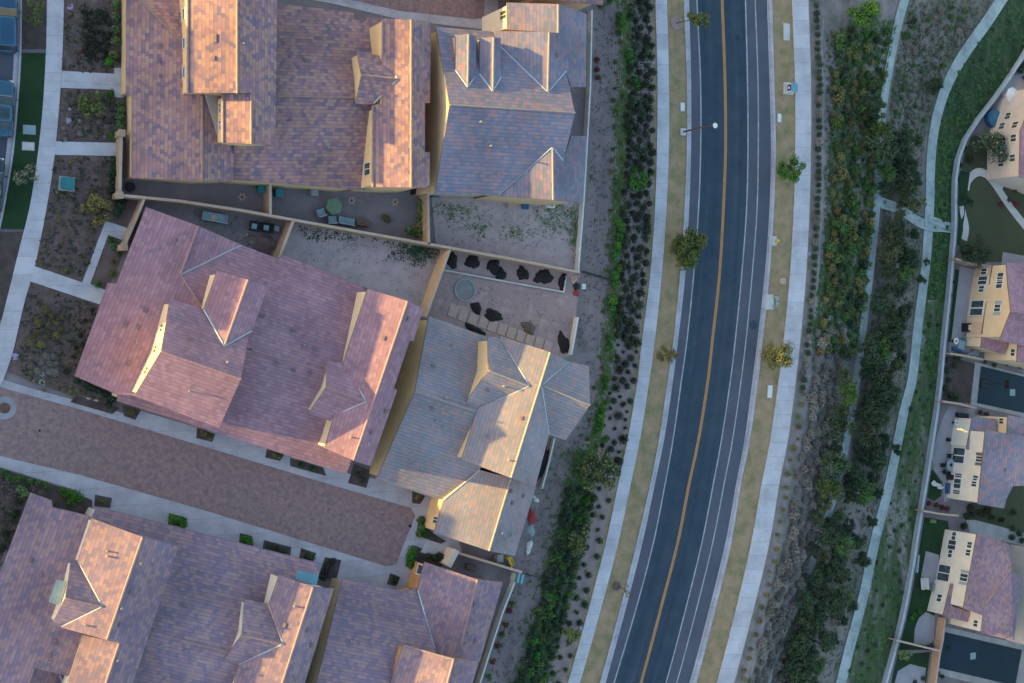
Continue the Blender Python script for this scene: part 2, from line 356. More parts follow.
M_['bark'] = mat('bark', (0.11,0.085,0.065), (0.06,0.047,0.037), 6.0, bump=0.5)
def leaf(name, a, b_, r=0.25): M_[name] = mat(name, a, b_, 2.5, rough=0.75, detail=3, rand=r, spec=0.2)
leaf('leaf_dark', (0.026,0.050,0.027), (0.050,0.080,0.040))
leaf('leaf_deep', (0.028,0.033,0.022), (0.046,0.053,0.034))
leaf('leaf_mid', (0.052,0.108,0.028), (0.09,0.145,0.042))
leaf('leaf_bright', (0.032,0.125,0.016), (0.06,0.17,0.024))
leaf('leaf_olive', (0.13,0.122,0.046), (0.175,0.155,0.06))
leaf('leaf_orange', (0.15,0.09,0.035), (0.11,0.085,0.03))
leaf('leaf_gray', (0.27,0.23,0.20), (0.19,0.165,0.145))
leaf('leaf_gully', (0.050,0.068,0.034), (0.08,0.098,0.045))
leaf('leaf_tan', (0.19,0.145,0.05), (0.14,0.11,0.04))
leaf('leaf_pale', (0.085,0.14,0.055), (0.12,0.17,0.07))
leaf('leaf_red', (0.14,0.035,0.03), (0.09,0.03,0.025))
def soft(pal, k, t_=(1,1,1)):
    pal = [(a*t_[0], b*t_[1], c*t_[2]) for a, b, c in pal]; m = [sum(c[i] for c in pal)/len(pal) for i in range(3)]
    return [tuple(c[i]*(1-k)+m[i]*k for i in range(3)) for c in pal]
PAL1 = [(0.17,0.13,0.17),(0.25,0.15,0.16),(0.32,0.19,0.165),(0.36,0.225,0.18),(0.28,0.17,0.175),(0.21,0.14,0.17),(0.145,0.125,0.17),(0.34,0.205,0.17)]
PALA = [(0.27,0.155,0.175),(0.32,0.18,0.20),(0.29,0.165,0.185),(0.34,0.20,0.22),(0.27,0.16,0.195),(0.235,0.14,0.17)]
PALC = [(0.265,0.185,0.185),(0.155,0.155,0.205),(0.185,0.17,0.205),(0.135,0.155,0.205),(0.21,0.18,0.205),(0.16,0.165,0.215),(0.235,0.165,0.19),(0.13,0.165,0.21)]
PALD = [(0.20,0.145,0.185),(0.24,0.165,0.19),(0.29,0.19,0.185),(0.18,0.14,0.185),(0.24,0.16,0.19),(0.31,0.205,0.195),(0.16,0.14,0.19)]
M_['roof1'] = tile_mat('blended_tiles', soft(PAL1, .12, (1.03,.95,1.0)), 0.40, 0.33, 0.6)
M_['roofA'] = tile_mat('rose_tiles', soft(PALA, .2, (1.03,.98,1.06)), 0.42, 0.34, 0.35)
M_['roofC'] = tile_mat('grey_tiles', soft(PALC, .0, (1.16,1.03,1.08)), 0.5, 0.36, 0.55)
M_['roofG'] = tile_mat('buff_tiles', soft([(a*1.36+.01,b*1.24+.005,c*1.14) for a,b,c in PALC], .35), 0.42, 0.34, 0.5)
M_['roofD'] = tile_mat('mauve_tiles', soft(PALD, .15, (1.03,.98,1.06)), 0.40, 0.33, 0.6)
# ---------------------------------------------------------------- the ground: one sheet to the horizon
def build_ground():
    ys = [y for y in range(-240, 921, 20)]
    sub = [1, 3, 1, 1, 1, 1, 1, 2, 8, 6, 4, 1, 1]
    slot = {1: 1, 2: 1, 3: 4, 4: 4, 5: 4, 6: 4, 7: 4, 0: 0, 8: 2, 9: 3, 10: 5, 11: 0, 12: 0}
    rows = []; slots = None
    for y in ys:
        xs = [c[0](y) for c in CONT]; row = []; sl = []
        for i in range(len(xs) - 1):
            for k in range(sub[i]):
                x = xs[i] + (xs[i+1] - xs[i]) * k / sub[i]
                row.append(at(x, y, zt(x + 1e-6, y))); sl.append({0:0,1:1,2:4,3:4,4:4,5:4,6:4,7:2,8:2,9:3,10:5,11:0,12:0}[i])
        row.append(at(xs[-1], y, CONT[-1][1]))
        row = [Vector((-2500, row[0].y, 0.0))] + row + [Vector((3000, row[-1].y, PADZ))]
        rows.append(row); slots = [6] + sl + [6]
    top = [Vector((p.x, 3000, p.z)) for p in rows[0]]; bot = [Vector((p.x, -3000, p.z)) for p in rows[-1]]
    rows = [top] + rows + [bot]
    n = len(rows[0]); v = [p for r in rows for p in r]; f = []; fm = []
    for j in range(len(rows) - 1):
        for i in range(n - 1):
            f.append((j*n+i, (j+1)*n+i, (j+1)*n+i+1, j*n+i+1)); fm.append((7 if slots[i] == 5 and ys[j-1] < 285 else slots[i]) if 0 < j < len(rows)-2 else 6)
    o = mesh('ground', v, f, [M_['dirt_gray'], M_['bank'], M_['slope'], M_['slope2'], M_['verge'], M_['slope3'], M_['far'], M_['slope_green']], None, fm)
    tag(o, kind='structure')
build_ground()

def strip(name, xl, xr, z, m, y0=-235, y1=915, thick=0.15, parent=None, step=8, kind='structure'):
    v = []; uv = []; L = 0.0; prev = None; y = y0; k = 0; f = []
    while y <= y1:
        a = at(xl(y), y, z); b = at(xr(y), y, z)
        if prev is not None: L += ((a + b)/2 - prev).length
        prev = (a + b)/2; w = (b - a).length
        v += [a, b, a - Vector((0,0,thick)), b - Vector((0,0,thick))]; uv += [(0, L), (w, L), (0, L), (w, L)]
        if k:
            q = 4*k; p = q - 4
            f += [(p, q, q+1, p+1), (p+2, q+2, q, p), (p+1, q+1, q+3, p+3)]
        k += 1; y += step
    o = mesh(name, v, f, m, parent, uvs=uv)
    if not parent and kind: tag(o, kind=kind)
    return o
road = strip('road', K2, Q1, -1.66, M_['asphalt'])
strip('lane_surface', lambda y: E1(y)+0.6, lambda y: L2(y)-0.6, -1.652, M_['asphalt_new'], parent=road, thick=0.005)
def line(name, f, w, m):
    strip(name, lambda y: f(y)-w, lambda y: f(y)+w, -1.646, m, parent=road, thick=0.004)
line('edge_line', E1, 0.62, M_['white']); line('edge_line', L2, 0.6, M_['white']); line('lane_line', L3, 0.58, M_['white'])
line('centre_line', lambda y: CL(y)-0.72, 0.66, M_['orange']); line('centre_line', lambda y: CL(y)+0.72, 0.66, M_['orange'])
strip('kerb', K1, lambda y: K1(y)+0.42*(K2(y)-K1(y)), -1.5, M_['concrete'], thick=0.3)
strip('gutter', lambda y: K1(y)+0.42*(K2(y)-K1(y)), lambda y: K2(y)+0.1, -1.642, M_['concrete'], thick=0.1)
strip('kerb', lambda y: Q1(y)+0.55*(Q2(y)-Q1(y)), Q2, -1.5, M_['concrete'], thick=0.3)
strip('gutter', Q1, lambda y: Q1(y)+0.55*(Q2(y)-Q1(y)), -1.642, M_['concrete'], thick=0.1)
strip('sidewalk', S1, S2, -1.5, M_['walk'], thick=0.2)
strip('sidewalk', R1, R2, -1.5, M_['walk'], thick=0.2)
# low concrete swale beside the east sidewalk
def ribbon(name, pts, w, m, lift=0.06, thick=0.5, vee=0.12, parent=None, n=4, kind='structure'):
    """a channel or path that follows the terrain: pts are map points (world x, y)"""
    P = [Vector((p[0], p[1])) for p in pts]; Q = []
    for i in range(len(P)-1):
        p0 = P[max(0,i-1)]; p1 = P[i]; p2 = P[i+1]; p3 = P[min(len(P)-1,i+2)]
        for k in range(n):
            t = k/n
            Q.append(0.5*((2*p1)+(p2-p0)*t+(2*p0-5*p1+4*p2-p3)*t*t+(3*p1-p0-3*p2+p3)*t**3))
    Q.append(P[-1]); v = []; uv = []; f = []; L = 0
    for i, q in enumerate(Q):
        d = (Q[min(len(Q)-1,i+1)] - Q[max(0,i-1)]).normalized(); nrm = Vector((d.y, -d.x))
        if i: L += (q - Q[i-1]).length
        for k, (s, dz) in enumerate(((-1, 0.0), (-0.55, -vee), (0.55, -vee), (1, 0.0))):
            xy = q + nrm * s * w / 2
            z0 = zw(*(q + nrm*(-1)*w/2)); z1 = zw(*(q + nrm*w/2))
            z = z0 + (z1 - z0)*(s+1)/2 + lift + vee*0.6 + dz
            v.append((xy.x, xy.y, z)); uv.append((s*w/2, L))
        for s in (-1, 1):
            xy = q + nrm*s*w/2; v.append((xy.x, xy.y, zw(xy.x, xy.y) - thick)); uv.append((s*w/2, L))
        if i:
            a, b = 6*(i-1), 6*i
            f += [(a,b,b+1,a+1),(a+1,b+1,b+2,a+2),(a+2,b+2,b+3,a+3),(a+4,b+4,b,a),(a+3,b+3,b+5,a+5)]
    o = mesh(name, v, f, m, parent, uvs=uv)
    if kind and not parent: tag(o, kind=kind)
    return o
def gxy(px): return [tuple(gp(*p)[:2]) for p in px]
ribbon('drain_channel', gxy([(DA(y), y) for y in range(-220, 910, 30)]), 1.45, M_['ditch'])
ribbon('drain_channel', gxy([(DB(y), y) for y in range(-220, 910, 30)]), 1.75, M_['ditch'])
ribbon('drain_channel', gxy([(880,203),(893,207),(906,214),(918,222),(930,226),(943,227),(950,228)]), 1.3, M_['ditch'], lift=0.12)
ribbon('drain_channel', gxy([(928,219),(937,222),(946,226)]), 0.9, M_['ditch'], lift=0.14)
ribbon('swale', gxy([(R2(y)+14.5-(3 if y>40 else 0), y) for y in range(20, 330, 25)]), 0.22, mat('swale_gravel', (0.30,0.27,0.27), (0.2,0.175,0.18), 1.0), lift=0.02, vee=0.02)

def sheet(name, poly, m, dz, z=None, kind='structure', parent=None, thick=None):
    """flat paved, planted or bare area given by its corner points"""
    pts = [at(p[0], p[1], z + dz) if z is not None else gp(p[0], p[1], dz) for p in poly]
    n = len(pts); ar = sum(pts[i].x*pts[(i+1)%n].y - pts[(i+1)%n].x*pts[i].y for i in range(n))
    if ar < 0: pts = pts[::-1]
    th = thick or max(dz * 0.9, 0.01)
    v = pts + [p - Vector((0,0,th)) for p in pts]
    f = [tuple(range(n))] + [(n+i, n+(i+1)%n, (i+1)%n, i) for i in range(n)]
    uv = [(p.x, p.y) for p in v]
    o = mesh(name, v, f, m, parent, uvs=uv)
    if kind and not parent: tag(o, kind=kind)
    return o
# ------------------------------------------------ left street side
KL = interp([(-60,22),(0,22),(50,21.5),(80,20),(150,14),(200,6),(225,1),(260,-8),(330,-30)])
WL = interp([(-60,47.5),(0,47),(60,45.6),(126,41),(200,31),(250,19),(326,0),(370,-13)])
WR = interp([(-60,64.5),(0,64),(73,61.5),(146,55.6),(200,48),(270,34),(300,25),(355,12),(380,3)])
strip('street', lambda y: -160, lambda y: KL(y)-7.5, 0.012, M_['asphalt'], -95, 330, 0.01)
strip('gutter', lambda y: KL(y)-7.5, lambda y: KL(y)-2, 0.03, M_['concrete'], -95, 330, 0.02)
strip('kerb', lambda y: KL(y)-2, KL, 0.15, M_['concrete'], -95, 330, 0.15)
strip('planting_bed', KL, WL, 0.10, M_['soil_dark'], -95, 52, 0.1)
strip('lawn', KL, WL, 0.14, M_['lawn'], 53, 231, 0.14, step=4)
strip('planting_bed', KL, WL, 0.10, M_['soil_dark'], 232, 326, 0.1)
strip('sidewalk', WL, WR, 0.15, M_['walk'], -95, 385, 0.15)
sheet('planting_bed', [(64,-60),(64,0),(62,71),(114,74),(124,68),(126,-60)], M_['soil'], 0.06)
sheet('planting_bed', [(61,88),(114,90),(123,97),(124,143),(117,142),(56.5,141.5)], M_['soil'], 0.06)
sheet('planting_bed', [(54,155),(117,156),(122,196),(146,200),(125,250),(105,292),(98,305),(34,268),(48,200)], M_['soil'], 0.06)
sheet('planting_bed', [(30,281),(98,305),(108,292),(118,285),(78,378),(118,398),(140,408),(134,417),(40,385),(8,372),(14,350)], M_['soil'], 0.06)
sheet('planting_bed', [(-40,455),(0,468),(60,487),(92,500),(92,517),(52,507),(30,492),(-5,572),(-40,660)], M_['soil_dark'], 0.06)
sheet('path', [(61.5,71),(114,74),(114,68),(124,68),(124,98),(114,97),(114,90),(60.5,88)], M_['walk'], 0.12)
sheet('path', [(56,141.5),(118,143),(117,156),(53.5,155)], M_['walk'], 0.12)
sheet('path', [(34,266),(82,282.5),(105.4,221),(127,228),(121.5,240),(108,235),(90,284),(105.4,290),(99.5,304.5),(29,281)], M_['walk'], 0.12)
# ------------------------------------------------ the shared drive
sheet('drive_edging', [(-60,360),(-20,371),(0,378.5),(30,388),(100,407),(138,410),(240,440),(350,474),(372,478),(445,498),(452,520),(462,552),(440,560),(422,592),(340,582),(316,575),(240,545),(165,526),(95,509),(72,489),(0,467),(-60,449)], M_['concrete'], 0.03)
sheet('paved_drive', [(-60,366),(0,387),(82,410),(200,445.4),(330,484.5),(411,508),(415,516),(405,541),(396,564.5),(385,566),(330,549),(200,509),(80,475),(0,456),(-60,440)], M_['pavers'], 0.045)
sheet('drive_edging', [(255,-60),(262,-8),(330,3),(402,20),(484,29.5),(498,20),(497,-60)], M_['concrete'], 0.03)
sheet('paved_drive', [(262,-60),(266,-14),(330,-5),(400,11),(473,19),(481,18.5),(484,14),(485,-60)], M_['pavers'], 0.045)
PLANT = [[(122,405),(141,410),(135,420),(124,416)],[(197,428),(215,434),(212,442),(196,438)],[(267,448),(284,454),(280,461),(265,457.5)],
 [(290,458),(323,467.5),(326,476),(290,466)],[(354,464),(371,471),(366,488),(348,483)],[(412,491),(425,496),(420,504),(412,503)],
 [(95,494.5),(112,498),(110,508),(94,506)],[(169,513),(187,518),(185,528),(168,524)],[(240,533),(252,536),(253,546),(239,543)],[(264,540),(291,547),(290,557),(262,551)],
 [(301,548),(316,553),(313,562),(299,558)],[(325,557),(341,560),(336,580),(318,577)],[(390,573),(400,577),(396,586),(387,584)],
 [(424,517),(428,529),(434,534),(446,541),(440,544),(416,535),(419,516)],[(412,545),(436,553),(447,562),(440,567),(425,562),(418,570),(405,566)],[(76,396),(120,408),(112,414),(70,402)]]
for p in PLANT: sheet('planting_bed', p, M_['soil_dark'], 0.07)
sheet('drive_edging', [(36,371),(46,372),(44,386),(32,381)], M_['palecon'], 0.065)
sheet('drive_edging', [(87,397.5),(98,400),(96,406),(84,402)], M_['palecon'], 0.065)
# ------------------------------------------------ yards
sheet('yard', [(120,176),(232,180),(362,189),(430,188),(430,242),(240,210),(120,195)], M_['dirt_gray'], 0.02)
sheet('yard', [(146,200),(240,211),(293,222),(280,262),(146,207)], M_['dirt_gray'], 0.025)
sheet('yard', [(293,222),(440,247),(448,250),(424,316),(408,302),(280,258)], M_['dirt'], 0.02)
sheet('yard', [(431,196),(583,202),(579,270),(436,245)], M_['dirt'], 0.02)
sheet('yard', [(449,251),(579,275),(573,354),(556,361),(425,318)], M_['dirt_pink'], 0.02)
sheet('side_yard', [(573,354),(592,372),(592,410),(540,482),(520,573),(455,553),(430,470),(440,330)], M_['dirt_gray'], 0.015)
sheet('side_yard', [(455,553),(520,572),(478,690),(470,740),(440,740),(400,560)], M_['dirt_gray'], 0.018)
strip('fence_strip', lambda y: interp([(-60,594),(10,592),(87,590),(140,587),(200,583),(270,578),(305,579),(353,572)])(y), lambda y: FEN(y)-1, 0.012, M_['strip_dirt'], -95, 356, 0.01)
sheet('fence_strip', [(573,354),(604,350),(594,398),(583,428),(572,470),(556,530),(540,605),(517,683),(500,740),(460,745),(480,683),(519,577),(545,484),(593,410)], M_['strip_dirt'], 0.01)
sheet('path', [(428,540),(456,548),(448,560),(420,552)], M_['walk'], 0.075)
# ------------------------------------------------ lower neighbourhood on the right
sheet('motor_court', [(975,362),(1090,392),(1090,432),(971,405)], M_['plaincon'], 0.03, PADZ)
sheet('court_surface', [(981,366),(1090,393),(1090,427),(977,403)], M_['court'], 0.05, PADZ)
sheet('motor_court', [(942,626),(1110,664),(1100,715),(933,673)], M_['plaincon'], 0.03, PADZ)
sheet('court_surface', [(945,632),(1022,650),(1016,682),(1016,686),(939,668)], M_['court'], 0.05, PADZ)
sheet('planting_bed', [(948,356),(975,364),(970,403),(936,400),(938,360)], M_['soil_dark'], 0.03, PADZ)
sheet('lawn', [(955,150),(975,135),(1030,160),(1100,260),(1000,262),(965,262),(953,230)], M_['olive'], 0.02, PADZ)
sheet('lawn', [(954,170),(970,172),(964,220),(960,245),(953,245)], M_['lawn'], 0.035, PADZ)
sheet('lawn', [(947,268),(960,270),(953,340),(944,345)], M_['lawn'], 0.03, PADZ)
sheet('patio', [(960,266),(976,270),(974,345),(970,352),(949,352),(952,335)], M_['patio'], 0.05, PADZ)
sheet('patio', [(949,405),(975,408),(976,430),(962,480),(950,500),(944,502),(943,482),(934,470),(931,453),(936,440),(941,422)], M_['patio'], 0.05, PADZ)
sheet('lawn', [(926,474),(933,470),(942,483),(941,496),(934,501),(925,496)], M_['lawn'], 0.03, PADZ)
sheet('lawn', [(918,516),(948,521),(950,540),(938,590),(930,650),(895,650),(905,600)], M_['lawn'], 0.025, PADZ)
sheet('patio', [(926,551),(939,555),(937,590),(930,588),(921,577)], M_['patio'], 0.05, PADZ)
sheet('patio', [(926,612),(935,616),(934,640),(928,646),(914,643),(915,628),(919,618)], M_['patio'], 0.05, PADZ)
sheet('lawn', [(1003,470),(1090,490),(1090,560),(1003,534),(965,520),(968,505)], M_['olive'], 0.02, PADZ)
sheet('path', [(966,520),(975,520),(1090,550),(1090,562),(970,533)], M_['plaincon'], 0.05, PADZ)
sheet('path', [(1003,252),(1080,266),(1090,285),(1000,275)], M_['patio'], 0.04, PADZ)
sheet('planting_bed', [(936,657),(945,640),(938,672),(934,700),(925,700)], M_['soil'], 0.035, PADZ)
sheet('lawn', [(896,655),(930,652),(925,690),(890,690)], M_['lawn'], 0.02, PADZ)
sheet('patio', [(898,671),(910,664),(926,668),(924,690),(893,690)], M_['patio'], 0.05, PADZ)
sheet('patio', [(1020,78),(1040,90),(1030,130),(1003,128),(1006,100)], M_['slab'], 0.05, PADZ)
sheet('patio', [(1010,76),(1040,70),(1040,92),(1005,118),(995,108)], M_['patio'], 0.045, PADZ)
def padxy(px): return [tuple(at(p[0], p[1], PADZ)[:2]) for p in px]
ribbon('path', padxy([(964,240),(966,228),(963,214),(962,206)]), 1.0, M_['palecon'], 0.03, 0.1, 0.0)
ribbon('path', padxy([(966,190),(968,181),(974,174),(980,172),(987,175),(994,183),(1004,198),(1014,212),(1030,232)]), 1.05, M_['palecon'], 0.03, 0.1, 0.0)
ribbon('path', padxy([(999,190),(1004,180),(1010,172)]), 0.8, M_['palecon'], 0.035, 0.1, 0.0)
# ---------------------------------------------------------------- houses
class House:
    def __init__(s, name, label, basepx, pad=0.0, wallm='stucco', roofm='roof1', cat='house', group=None):
        s.pad = pad; b = at(basepx[0], basepx[1], pad)
        s.root = thing(name, label, cat, b, group); s.P = {}; s.blocks = {}; s.W = {}; s.wm = wallm; s.rm = roofm; s.wallmb = MB(); s.caps = {}; s.vals = {}
    def plane(s, key, a, b, z, pitch, side):
        if isinstance(z, tuple): z = s.zat(z[0], z[1])
        else: z = z + s.pad
        A = at(a[0], a[1], z); B = at(b[0], b[1], z); S = at(side[0], side[1], z)
        d = Vector((B.x-A.x, B.y-A.y)).normalized(); n = Vector((-d.y, d.x))
        if n.dot(Vector((S.x-A.x, S.y-A.y))) < 0: n = -n
        s.P[key] = (A, n * pitch, d, n)
    def on(s, key, px):
        A, g, d, n = s.P[key]; r = ray(*px)
        # z = A.z + g.(p-A);  p = o + t r, o = (0,0,H)
        t = (A.z - g.x*A.x - g.y*A.y - HC) / (r.z - g.x*r.x - g.y*r.y)
        return Vector((r.x*t, r.y*t, HC + r.z*t))
    def zat(s, key, px): return s.on(key, px).z
    def roof(s, block, key, poly, ext, over=0.38, wo=0.13, walls=True, base=None, wallm=None):
        pts = [s.on(key, p) for p in poly]; n = len(pts); ext = ext.ljust(n, 's')
        ar = sum(pts[i].x*pts[(i+1)%n].y - pts[(i+1)%n].x*pts[i].y for i in range(n))
        ext = list(ext)
        idx = list(range(n))
        if ar < 0: pts = pts[::-1]; ext = [ext[(n-2-i) % n] for i in range(n)]; idx = [(n-2-i) % n for i in range(n)]
        s.blocks.setdefault(block, []).append((key, pts, ext))
        if not walls: return
        A, g, d, nn = s.P[key]
        off = [{'e': over, 'g': over*0.55, 's': 0.0}[c] for c in ext]
        lines = []
        for i in range(n):
            a, b = pts[i], pts[(i+1)%n]; e = Vector((b.x-a.x, b.y-a.y)).normalized(); inw = Vector((-e.y, e.x))
            if ext[i] != 's': off[i] = wo if inw.x > 0.55 else (over if ext[i] == 'e' else over*0.6)
            lines.append((Vector((a.x, a.y)) + inw*off[i], e))
        q = []
        for i in range(n):
            (p1, e1), (p2, e2) = lines[i-1], lines[i]
            cr = e1.x*e2.y - e1.y*e2.x
            if abs(cr) < 0.08: q.append((Vector((pts[i].x, pts[i].y)) + (p2 - p1)*0 + Vector((-e2.y, e2.x))*max(off[i], off[i-1])))
            else:
                t = ((p2.x-p1.x)*e2.y - (p2.y-p1.y)*e2.x) / cr; q.append(p1 + e1*t)
        zt_ = [A.z + g.dot(Vector((p.x-A.x, p.y-A.y))) - 0.17 for p in q]
        base = s.pad if base is None else s.pad + base
        v = [(p.x, p.y, base - 0.05) for p in q] + [(p.x, p.y, z) for p, z in zip(q, zt_)]
        f = [tuple(range(n, 2*n))] + [(i, (i+1)%n, n+(i+1)%n, n+i) for i in range(n)]
        s.wallmb.add(v, f, 0 if wallm is None else s.slot(wallm))
        for i in range(n):
            s.W[(key, idx[i])] = (Vector((*q[i], zt_[i])), Vector((*q[(i+1)%n], zt_[(i+1)%n])), base)
    extra = None
    def slot(s, m):
        if s.extra is None: s.extra = []
        if m not in s.extra: s.extra.append(m)
        return 1 + s.extra.index(m)
    def cap(s, block, key, *px): s.caps.setdefault(block, []).append([s.on(key, p) for p in px])
    def val(s, block, key, *px): s.vals.setdefault(block, []).append([s.on(key, p) for p in px])
    def vents(s, block, key, pts): 
        for p in pts: s.ventl = getattr(s, 'ventl', []); s.ventl.append((block, key, p))
    def face(s, key, i, px, out=0.0):
        a, b, base = s.W[(key, i)]
        e = Vector((b.x-a.x, b.y-a.y, 0)).normalized(); nrm = Vector((e.y, -e.x, 0))
        o = a + nrm*out; r = ray(*px); t = (nrm.dot(o) - HC*0) / nrm.dot(r)
        return Vector((r.x*t, r.y*t, HC + r.z*t)), e, nrm
    def window(s, key, i, px, w, h, panes=2, frame='whitep', shutters=None, name='window', out=0.02):
        c, e, nrm = s.face(key, i, px, out)
        M = Matrix((e, nrm, Vector((0,0,1)))).transposed()
        mb = MB(); fw = 0.07
        mb.box(c + Vector((0,0,h/2-fw/2)), (w, 0.12, fw), M=M); mb.box(c - Vector((0,0,h/2-fw/2)), (w+0.1, 0.16, fw), M=M)
        for k in range(panes + 1):
            mb.box(c + e*(-w/2 + fw/2 + (w-fw)*k/panes), (fw, 0.11, h-2*fw), M=M)
        fr = mb.build(name, M_[frame], s.root)
        g = MB(); g.box(c, (w-0.08, 0.05, h-0.08), M=M); g.build('pane', M_['glass'], fr)
        if shutters:
            for sg in (-1, 1):
                q = MB(); q.box(c + e*sg*(w/2+0.22), (0.38, 0.08, h), M=M); q.build('shutter', M_[shutters], s.root)
    def build(s):
        mats = [M_[s.wm]] + [M_[m] for m in (s.extra or [])]
        s.wall = s.wallmb.build('wall', mats, s.root) if s.wallmb.v else None
        s.roofs = {}
        for bl, pl in s.blocks.items():
            v = []; f = []; fm = []; uv = []
            for key, pts, ext in pl:
                A, g, d, nn = s.P[key]; b = len(v); n = len(pts)
                for p in pts:
                    v.append(p); q = Vector((p.x, p.y)); sl = math.sqrt(1 + g.length**2)
                    uv.append((d.dot(q), (nn.dot(q) * (1 if g.dot(nn) > 0 else -1)) * sl))
                for p in pts: v.append(p - Vector((0,0,0.16))); uv.append((0, 0))
                f.append(tuple(range(b, b+n))); fm.append(0)
                f.append(tuple(range(b+2*n-1, b+n-1, -1))); fm.append(1)
                for i in range(n): f.append((b+n+i, b+n+(i+1)%n, b+(i+1)%n, b+i)); fm.append(1)
            r = mesh('roof', v, f, [M_[s.rm], M_['fascia']], s.root, fm, uvs=uv)
            s.roofs[bl] = r
            for ln in s.caps.get(bl, []):
                mb = MB()
                if True:
                    for a, b in zip(ln, ln[1:]):
                        k = max(1, int((b-a).length / 0.42))
                        for i in range(k):
                            p = a + (b-a)*(i/k); q = a + (b-a)*((i+1.12)/k)
                            mb.cyl(p + Vector((0,0,0.015)), q + Vector((0,0,0.04)), 0.11, 0.10, 7)
                mb.build('ridge_cap', cap_mats[s.rm], r)
            for ln in s.vals.get(bl, []):
                mb = MB()
                if True:
                    for a, b in zip(ln, ln[1:]): mb.cyl(a + Vector((0,0,0.0)), b + Vector((0,0,0.0)), 0.075, 0.075, 6)
                mb.build('valley_flashing', M_['flash'], r)
        for bl, key, p in getattr(s, 'ventl', []):
            q = s.on(key, p); mb = MB()
            if random.random() < 0.45:
                mb.cyl(q - Vector((0,0,0.1)), q + Vector((0,0,0.35)), 0.07, 0.07, 8); mb.cyl(q + Vector((0,0,0.33)), q + Vector((0,0,0.40)), 0.11, 0.09, 8)
                mb.build('vent_pipe', M_['metal'], s.roofs[bl])
            else:
                A, g, d, nn = s.P[key]
                up = Vector((nn.x, nn.y, g.dot(nn))).normalized(); al = Vector((d.x, d.y, 0)); nr = al.cross(up).normalized()
                if nr.z < 0: nr = -nr
                M = Matrix((al, up, nr)).transposed()
                mb.box(q + nr*0.06, (0.36, 0.26, 0.10), M=M); mb.box(q + nr*0.10 + up*0.03, (0.40, 0.22, 0.03), M=M)
                mb.build('roof_vent', M_['ventm'], s.roofs[bl])
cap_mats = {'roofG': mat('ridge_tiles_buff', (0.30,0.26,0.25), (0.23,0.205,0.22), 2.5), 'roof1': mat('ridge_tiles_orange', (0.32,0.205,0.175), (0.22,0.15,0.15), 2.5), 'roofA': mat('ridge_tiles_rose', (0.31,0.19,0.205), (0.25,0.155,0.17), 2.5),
            'roofC': mat('ridge_tiles_grey', (0.22,0.20,0.22), (0.17,0.165,0.20), 2.5), 'roofD': mat('ridge_tiles_mauve', (0.27,0.185,0.195), (0.20,0.15,0.175), 2.5)}
PL, PU, PD = 0.33, 0.38, 0.45

# ---- the big house at the top left
h = House('tiled_house', 'large house with patchwork orange and purple tiles, beside the parked cars', (300,100), wallm='stucco_yel', roofm='roof1')
h.plane('LW', (127,-14), (126,94), 2.9, PL, (180,50))
h.roof('low', 'LW', [(126.5,-13),(202,62),(202,181),(131.5,178),(132,95),(126,95)], 'ssgeee')
h.plane('LN', (126.5,-13), (240,-6), 2.9, PL, (200,60)); h.roof('low', 'LN', [(126.5,-13),(240,-6),(240,62),(202,62)], 'esss')
h.plane('LE', (202,94), (202,181), ('LW',(202,140)), -PL, (225,150)); h.roof('low', 'LE', [(202,62),(240,62),(233,181.5),(202,181)], 'segs')
h.plane('UW', (187,-40), (187,93), 6.4, PU, (230,40)); h.roof('upper', 'UW', [(187,-42),(237,-42),(237,93),(187,93)], 'gsge')
h.plane('UE', (237,-40), (237,93), ('UW',(237,40)), -PU, (270,40)); h.roof('upper', 'UE', [(237,-42),(278,-42),(275,145),(251,144),(251,93),(237,93)], 'gegsgs')
h.plane('UX', (251,94), (251,143), ('UE',(251,94)), -PU, (230,120)); h.roof('upper', 'UX', [(251,93.5),(251,144),(222,142.5),(222,94)], 'sgeg')
h.plane('MN', (233,95), (372,98), 5.4, -0.31, (320,40)); h.roof('main', 'MN', [(240,95),(405,99),(407,19),(366,17.5),(366,21),(354,19.5),(354,12.5),(276,3)], 'sseeeeee')
h.plane('MS', (233,95), (372,98), 5.4, -0.30, (320,150)); h.roof('main', 'MS', [(240,95),(230,179.5),(364,190),(382,187),(405,99)], 'ssees')
h.plane('EW', (372,106), (372,187), 6.2, PU, (400,150)); h.roof('east', 'EW', [(382,19),(411,19.5),(411,187.5),(372,187),(372.5,105),(382,104)], 'gsgees')
h.plane('EE', (411,19), (411,187), ('EW',(411,100)), -PU, (425,100)); h.roof('east', 'EE', [(411,19.5),(431,22),(430,103),(425,103),(425,152),(430,152),(429.5,188),(411,187.5)], 'geeeeegs')
h.plane('DN', (361.5,75), (397.5,79), ('EW',(397.5,79)), -PD, (375,55)); h.roof('dormer', 'DN', [(356.5,50),(383,57),(397.5,79),(361.5,75)], 'essg')
h.plane('DS', (361.5,75), (397.5,79), ('EW',(397.5,79)), -PD, (375,100)); h.roof('dormer', 'DS', [(361.5,75),(397.5,79),(373,104.5),(355.5,104)], 'sseg')
h.cap('low', 'LW', (202,96), (202,180)); h.cap('low', 'LW', (140,0), (183,43)); h.cap('upper', 'UW', (237,-40), (237,93)); h.cap('upper', 'UX', (251,95), (251,143.5))
h.cap('upper', 'UW', (187.6,-40), (187.6,93)); h.cap('upper', 'UX', (222.6,95), (222.6,142)); h.cap('main', 'MN', (276,96), (368,98)); h.cap('east', 'EW', (411,20), (411,187)); h.cap('east', 'EW', (382.4,20), (382.4,54)); h.cap('east', 'EW', (372.6,106), (372.6,186.5))
h.cap('dormer', 'DN', (361.5,75), (396,79)); h.val('dormer', 'DS', (397.5,79), (373.5,104)); h.val('dormer', 'DN', (383,57.5), (397.5,79))
